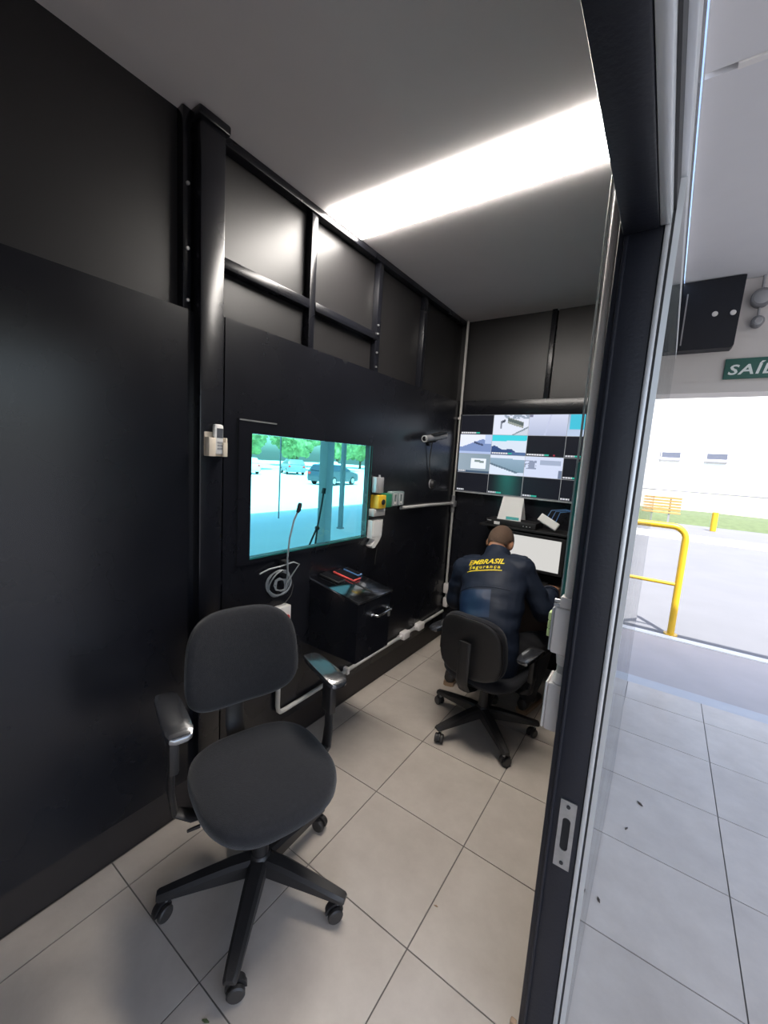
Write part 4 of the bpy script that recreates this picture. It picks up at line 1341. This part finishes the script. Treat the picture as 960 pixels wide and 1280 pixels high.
hr = thing('handrail', 'bright yellow tubular handrail standing outside the porch', 'handrail', (1.5, 4.95, 0))
ptsr = [(1.762, 4.95, 0.002), (1.762, 4.95, 0.95)] + [(1.642 + 0.12 * math.cos(a), 4.95, 0.98 + 0.12 * math.sin(a)) for a in [R_(15 * k) for k in range(0, 7)]] + [(0.55, 4.95, 1.10)]
obj('bent_tube', MB().tube(ptsr, 0.031, 14), M['rail_yellow'], hr)
obj('mid_rail', MB().cyl((1.735, 4.95, 0.52), (0.58, 4.95, 0.52), 0.018, n=12), M['rail_yellow'], hr)
obj('far_post', MB().cyl((0.55, 4.95, 0.002), (0.55, 4.95, 1.10), 0.031, n=14), M['rail_yellow'], hr)
obj('foot_plate', MB().cyl((1.762, 4.95, 0.0), (1.762, 4.95, 0.012), 0.060, n=18), M['rail_yellow'], hr)
bo = thing('bollard', 'short yellow bollard on the far side of the road', 'bollard', (2.82, 15.2, 0.1))
obj('post', MB().cyl((2.82, 15.2, 0.10), (2.82, 15.2, 0.66), 0.075, n=14, bev=0.01), M['rail_yellow'], bo)
be = thing('bench', 'yellow slatted wooden bench across the road behind the handrail', 'bench', (1.6, 16.2, 0.1))
for k in range(5):
    obj('back_slat', MB().span((0.70, 16.20, 0.50 + 0.095 * k), (2.02, 16.23, 0.565 + 0.095 * k)), M['bench_wood'], be, smooth=False)
for k in range(3):
    obj('seat_slat', MB().span((0.70, 15.76 + 0.14 * k, 0.44), (2.02, 15.88 + 0.14 * k, 0.47)), M['bench_wood'], be, smooth=False)
for x in (0.80, 1.70):
    obj('bench_leg', MB().span((x, 15.78, 0.10), (x + 0.05, 15.83, 0.439)), M['sill'], be, smooth=False)
    obj('bench_upright', MB().span((x, 16.232, 0.10), (x + 0.05, 16.27, 0.96)), M['sill'], be, smooth=False)
bg = thing('building', 'long white building across the road with two small dark windows', 'building', (6, 26.5, 0))
obj('building_wall', MB().span((-8.0, 26.0, 0.95), (24.0, 33, 8.2)), M['bldg'], bg, smooth=False)
obj('building_plinth', MB().span((-8.0, 25.94, -0.1), (24.0, 33, 0.90)), M['bldg_base'], bg, smooth=False)
obj('plinth_line', MB().span((-8.0, 25.93, 0.901), (24.0, 33, 0.949)), M['sill'], bg, smooth=False)
for x0, x1 in ((1.15, 1.95), (3.02, 3.82), (6.6, 7.4), (-0.75, 0.05)):
    wf = obj('window', MB().ring((x0 - .05, 2.56, x1 + .05, 2.92), (x0, 2.60, x1, 2.88), 25.96, 25.999, XZY), M['bldg'], bg)
    obj('window_pane', MB().span((x0, 25.965, 2.60), (x1, 25.985, 2.88)), M['far_glass'], wf, smooth=False)
    obj('window_sill', MB().span((x0 - .08, 25.90, 2.44), (x1 + .02, 25.999, 2.50)), M['sill'], wf, smooth=False)

# ------------------------------------------------------------------ outside the left window
struct('forecourt', MB().span((-80, -40, -0.70), (-0.131, 90, -0.50)), M['forecourt'])
can = struct('canopy_roof', MB().span((-8.6, -4.0, 3.05), (-0.14, 18.0, 3.20)), M['roofsheet'])
def pillar(label, x, y, w):
    t = thing('pillar', label, 'pillar', (x, y, -0.50))
    obj('shaft', MB().span((x - w / 2, y - w / 2, -0.459), (x + w / 2, y + w / 2, 3.049), bev=0.012), M['pillar'], t)
    obj('base_plate', MB().span((x - w * .7, y - w * .7, -0.4995), (x + w * .7, y + w * .7, -0.46)), M['sill'], t)
pillar('wide grey pillar standing right behind the teal window', -2.5, 4.37, 0.15)
pillar('narrow grey pillar farther back seen through the teal window', -6.07, 8.92, 0.11)
tag(obj('thin_pole', MB().cyl((-8.45, 8.68, -0.499), (-8.45, 8.68, 3.049), 0.024, n=10), M['sill'], loc=(-8.45, 8.68, -0.50)), 'thin pole holding the canopy edge seen through the left of the window', 'pole')
st = thing('leaning_stand', 'thin dark stand with a small head outside the window before the wide pillar', 'stand', (-0.5, 2.13, 0.9))
obj('stand_rod', MB().tube([(-0.5, 2.135, 1.05), (-0.5, 2.165, 1.19), (-0.5, 2.186, 1.31)], 0.007, 8), M['black'], st)
obj('stand_head', MB().tube([(-0.5, 2.183, 1.30), (-0.5, 2.192, 1.34)], [0.016, 0.014], 10), M['black'], st)
obj('stand_joint', MB().ball((-0.5, 2.135, 1.05), 0.018, 2), M['black'], st)
obj('stand_leg', MB().tube([(-0.5, 2.13, 1.05), (-0.5, 2.06, 0.93), (-0.5, 1.60, -0.495)], 0.007, 8), M['black'], st)
obj('stand_leg', MB().tube([(-0.5, 2.137, 1.05), (-0.52, 2.14, 0.90), (-0.55, 2.16, -0.495)], 0.007, 8), M['black'], st)


def car(label, x, y, deg, paint, L=4.3, Hh=1.62):
    t = thing('car', label, 'car', (x, y, -0.50), R_(deg), 'cars parked beyond the window')
    P = lambda n, mb, m, par=t: obj(n, mb, m, par, local=True)
    W = 0.88
    h = L / 2
    prof = [(-h, 0.45), (-h + .03, 0.88), (-h + .10, 0.98), (-h + .55, 1.04), (0.62 * h, 0.98), (h - .10, 0.84), (h, 0.66), (h, 0.38), (h - .08, 0.27), (-h + .08, 0.27)]
    rings = []
    for y_, s in ((-W, 0.94), (-W * .96, 1.0), (W * .96, 1.0), (W, 0.94)):
        rings.append([Vector((px * (0.985 if s < 1 else 1), y_, 0.62 + (pz - 0.62) * s)) for px, pz in prof])
    body_ = P('car_body', MB().loft(rings), paint)
    cab = [(-h + .12, 1.02), (-h + .30, Hh - .06), (-h + .55, Hh), (0.05, Hh), (0.30, Hh - .06), (0.62 * h, 1.0)]
    rings = []
    for y_, s in ((-W * .93, 0), (-W * .74, 1), (W * .74, 1), (W * .93, 0)):
        rings.append([Vector((px, y_ if pz < 1.2 else y_ * 0.98, pz if s else min(pz, 1.02 + (pz - 1.02) * 0.45))) for px, pz in cab])
    P('cabin', MB().loft(rings), paint)
    for s in (-1, 1):
        for a, b in ((-h + .38, -0.35), (-0.28, 0.50)):
            mtx = Matrix.Identity(4)
            pw = MB()
            zt = Hh - .12
            y0, y1 = s * W * 0.90, s * W * 0.755
            pw.loft([[Vector((a, y0, 1.06)), Vector((b, y0, 1.06)), Vector((b - .12, y1 + s * .012, zt)), Vector((a + .06, y1 + s * .012, zt))],
                     [Vector((a, y0 + s * .012, 1.06)), Vector((b, y0 + s * .012, 1.06)), Vector((b - .12, y1 + s * .024, zt)), Vector((a + .06, y1 + s * .024, zt))]])
            P('side_window', pw, M['car_glass'])
        for x_ in (-h + .80, h - .82):
            w = P('wheel', MB().cyl((x_, s * (W - .16), 0.32), (x_, s * (W + .02), 0.32), 0.32, n=20, bev=0.03), M['tyre'])
            P('wheel_rim', MB().cyl((x_, s * (W + .0202), 0.32), (x_, s * (W + .028), 0.32), 0.19, n=16), M['silver'], w)
        P('headlamp', MB().box((h - .06, s * 0.62, 0.72), (0.10, 0.30, 0.12), bev=0.02), M['white'])
        P('tail_lamp', MB().box((-h + .03, s * 0.70, 0.82), (0.08, 0.20, 0.16), bev=0.02), M['red'])
    ws = MB()
    ws.loft([[Vector((0.60 * h, -0.70, 1.03)), Vector((0.60 * h, 0.70, 1.03)), Vector((0.36, 0.60, Hh - .10)), Vector((0.36, -0.60, Hh - .10))],
             [Vector((0.60 * h + .02, -0.70, 1.04)), Vector((0.60 * h + .02, 0.70, 1.04)), Vector((0.38, 0.60, Hh - .09)), Vector((0.38, -0.60, Hh - .09))]])
    P('windscreen', ws, M['car_glass'])
    return t


car('dark car parked crosswise behind the wide pillar outside the window', -18.6, 22.6, 98, M['car_dark'], 4.1, 1.45)
car('small grey car parked at the foot of the trees far outside the window', -30.0, 29.0, 150, M['car_grey'], 4.0, 1.5)
car('white car parked far off at the left edge of the teal window', -30.5, 23.6, 160, M['car_white'], 4.0, 1.5)
car('white car parked far off just left of the dark car', -29.5, 33.6, 150, M['car_white'], 4.1, 1.5)

lg = 'trees behind the car park'
def tree(label, x, y, hgt, r, seed):
    t = thing('tree', label, 'tree', (x, y, -0.50), 0, lg)
    obj('trunk', MB().tube([(x, y, -0.50), (x + .1, y, hgt * .35), (x, y + .1, hgt * .6)], [0.22, 0.17, 0.10], 10), M['bark'], t)
    b = bmesh.new()
    bmesh.ops.create_icosphere(b, subdivisions=5, radius=1.0)
    for v in b.verts:
        p = v.co.copy()
        d = 1 + 0.34 * noise.noise(p * 1.7 + Vector((seed, 0, 0))) + 0.24 * noise.noise(p * 4.5 + Vector((0, seed, 0))) + 0.14 * noise.noise(p * 11)
        v.co = Vector((x + p.x * r * d, y + p.y * r * d, hgt * .62 + p.z * hgt * .46 * d))
    c = MB()
    c._merge(b)
    obj('crown', c, M['leaf'], t, ang=80)
for k, (x, y, h_, r_, lb) in enumerate((
        (-37.8, 22.0, 5.6, 2.3, 'leafy tree at the far left of the teal window view'),
        (-38.4, 29.5, 6.4, 2.4, 'leafy tree seen through the window left of the thin pole'),
        (-37.8, 36.8, 5.8, 2.3, 'leafy tree seen through the window above the small grey car'),
        (-37.8, 44.7, 7.0, 2.5, 'tall tree seen through the window just left of the wide pillar'),
        (-35.4, 52.7, 6.6, 2.5, 'tree seen through the window between the two pillars'),
        (-31.7, 61.0, 7.2, 2.8, 'tree at the far right of the teal window view'),
        (-47.6, 31.7, 9.5, 4.0, 'big tree in the second row at the left of the window view'),
        (-48.8, 46.4, 10.0, 4.2, 'big tree in the second row at the middle of the window view'),
        (-46.4, 61.0, 10.0, 4.2, 'big tree in the second row at the right of the window view'))):
    tree(lb, x, y, h_, r_, k * 7.3 + 1)

# ------------------------------------------------------------------ bits on the floor
def leafbit(label, x, y, a, s, m=M['sole']):
    mb = MB()
    mb.tube([(x - s * math.cos(a), y - s * math.sin(a), 0.0022), (x, y, 0.0035), (x + s * math.cos(a), y + s * math.sin(a), 0.0022)], [(s * .15, .0012), (s * .45, .0022), (s * .12, .0012)], 8, side=(-math.sin(a), math.cos(a), 0))
    tag(obj('dry_leaf', mb, m, loc=(x, y, 0)), label, 'leaf', 'bits of leaf on the tiles')
leafbit('small green leaf scrap on the floor below the empty chair', 0.679, 0.543, 0.4, 0.011, M['grass'])
leafbit('dark leaf scrap farthest out on the porch tiles', 1.628, 2.224, 2.4, 0.016, M['wood_dark'])
leafbit('brown leaf scrap on the porch tiles near the dark door frame', 1.586, 2.02, 1.2, 0.011, M['wood_dark'])
leafbit('tiny leaf scrap nearest the camera on the porch tiles', 1.526, 1.597, 2.0, 0.011, M['wood_dark'])
leafbit('tiny brown scrap on the tile joint in the middle of the booth floor', 1.052, 1.202, 0.2, 0.007)
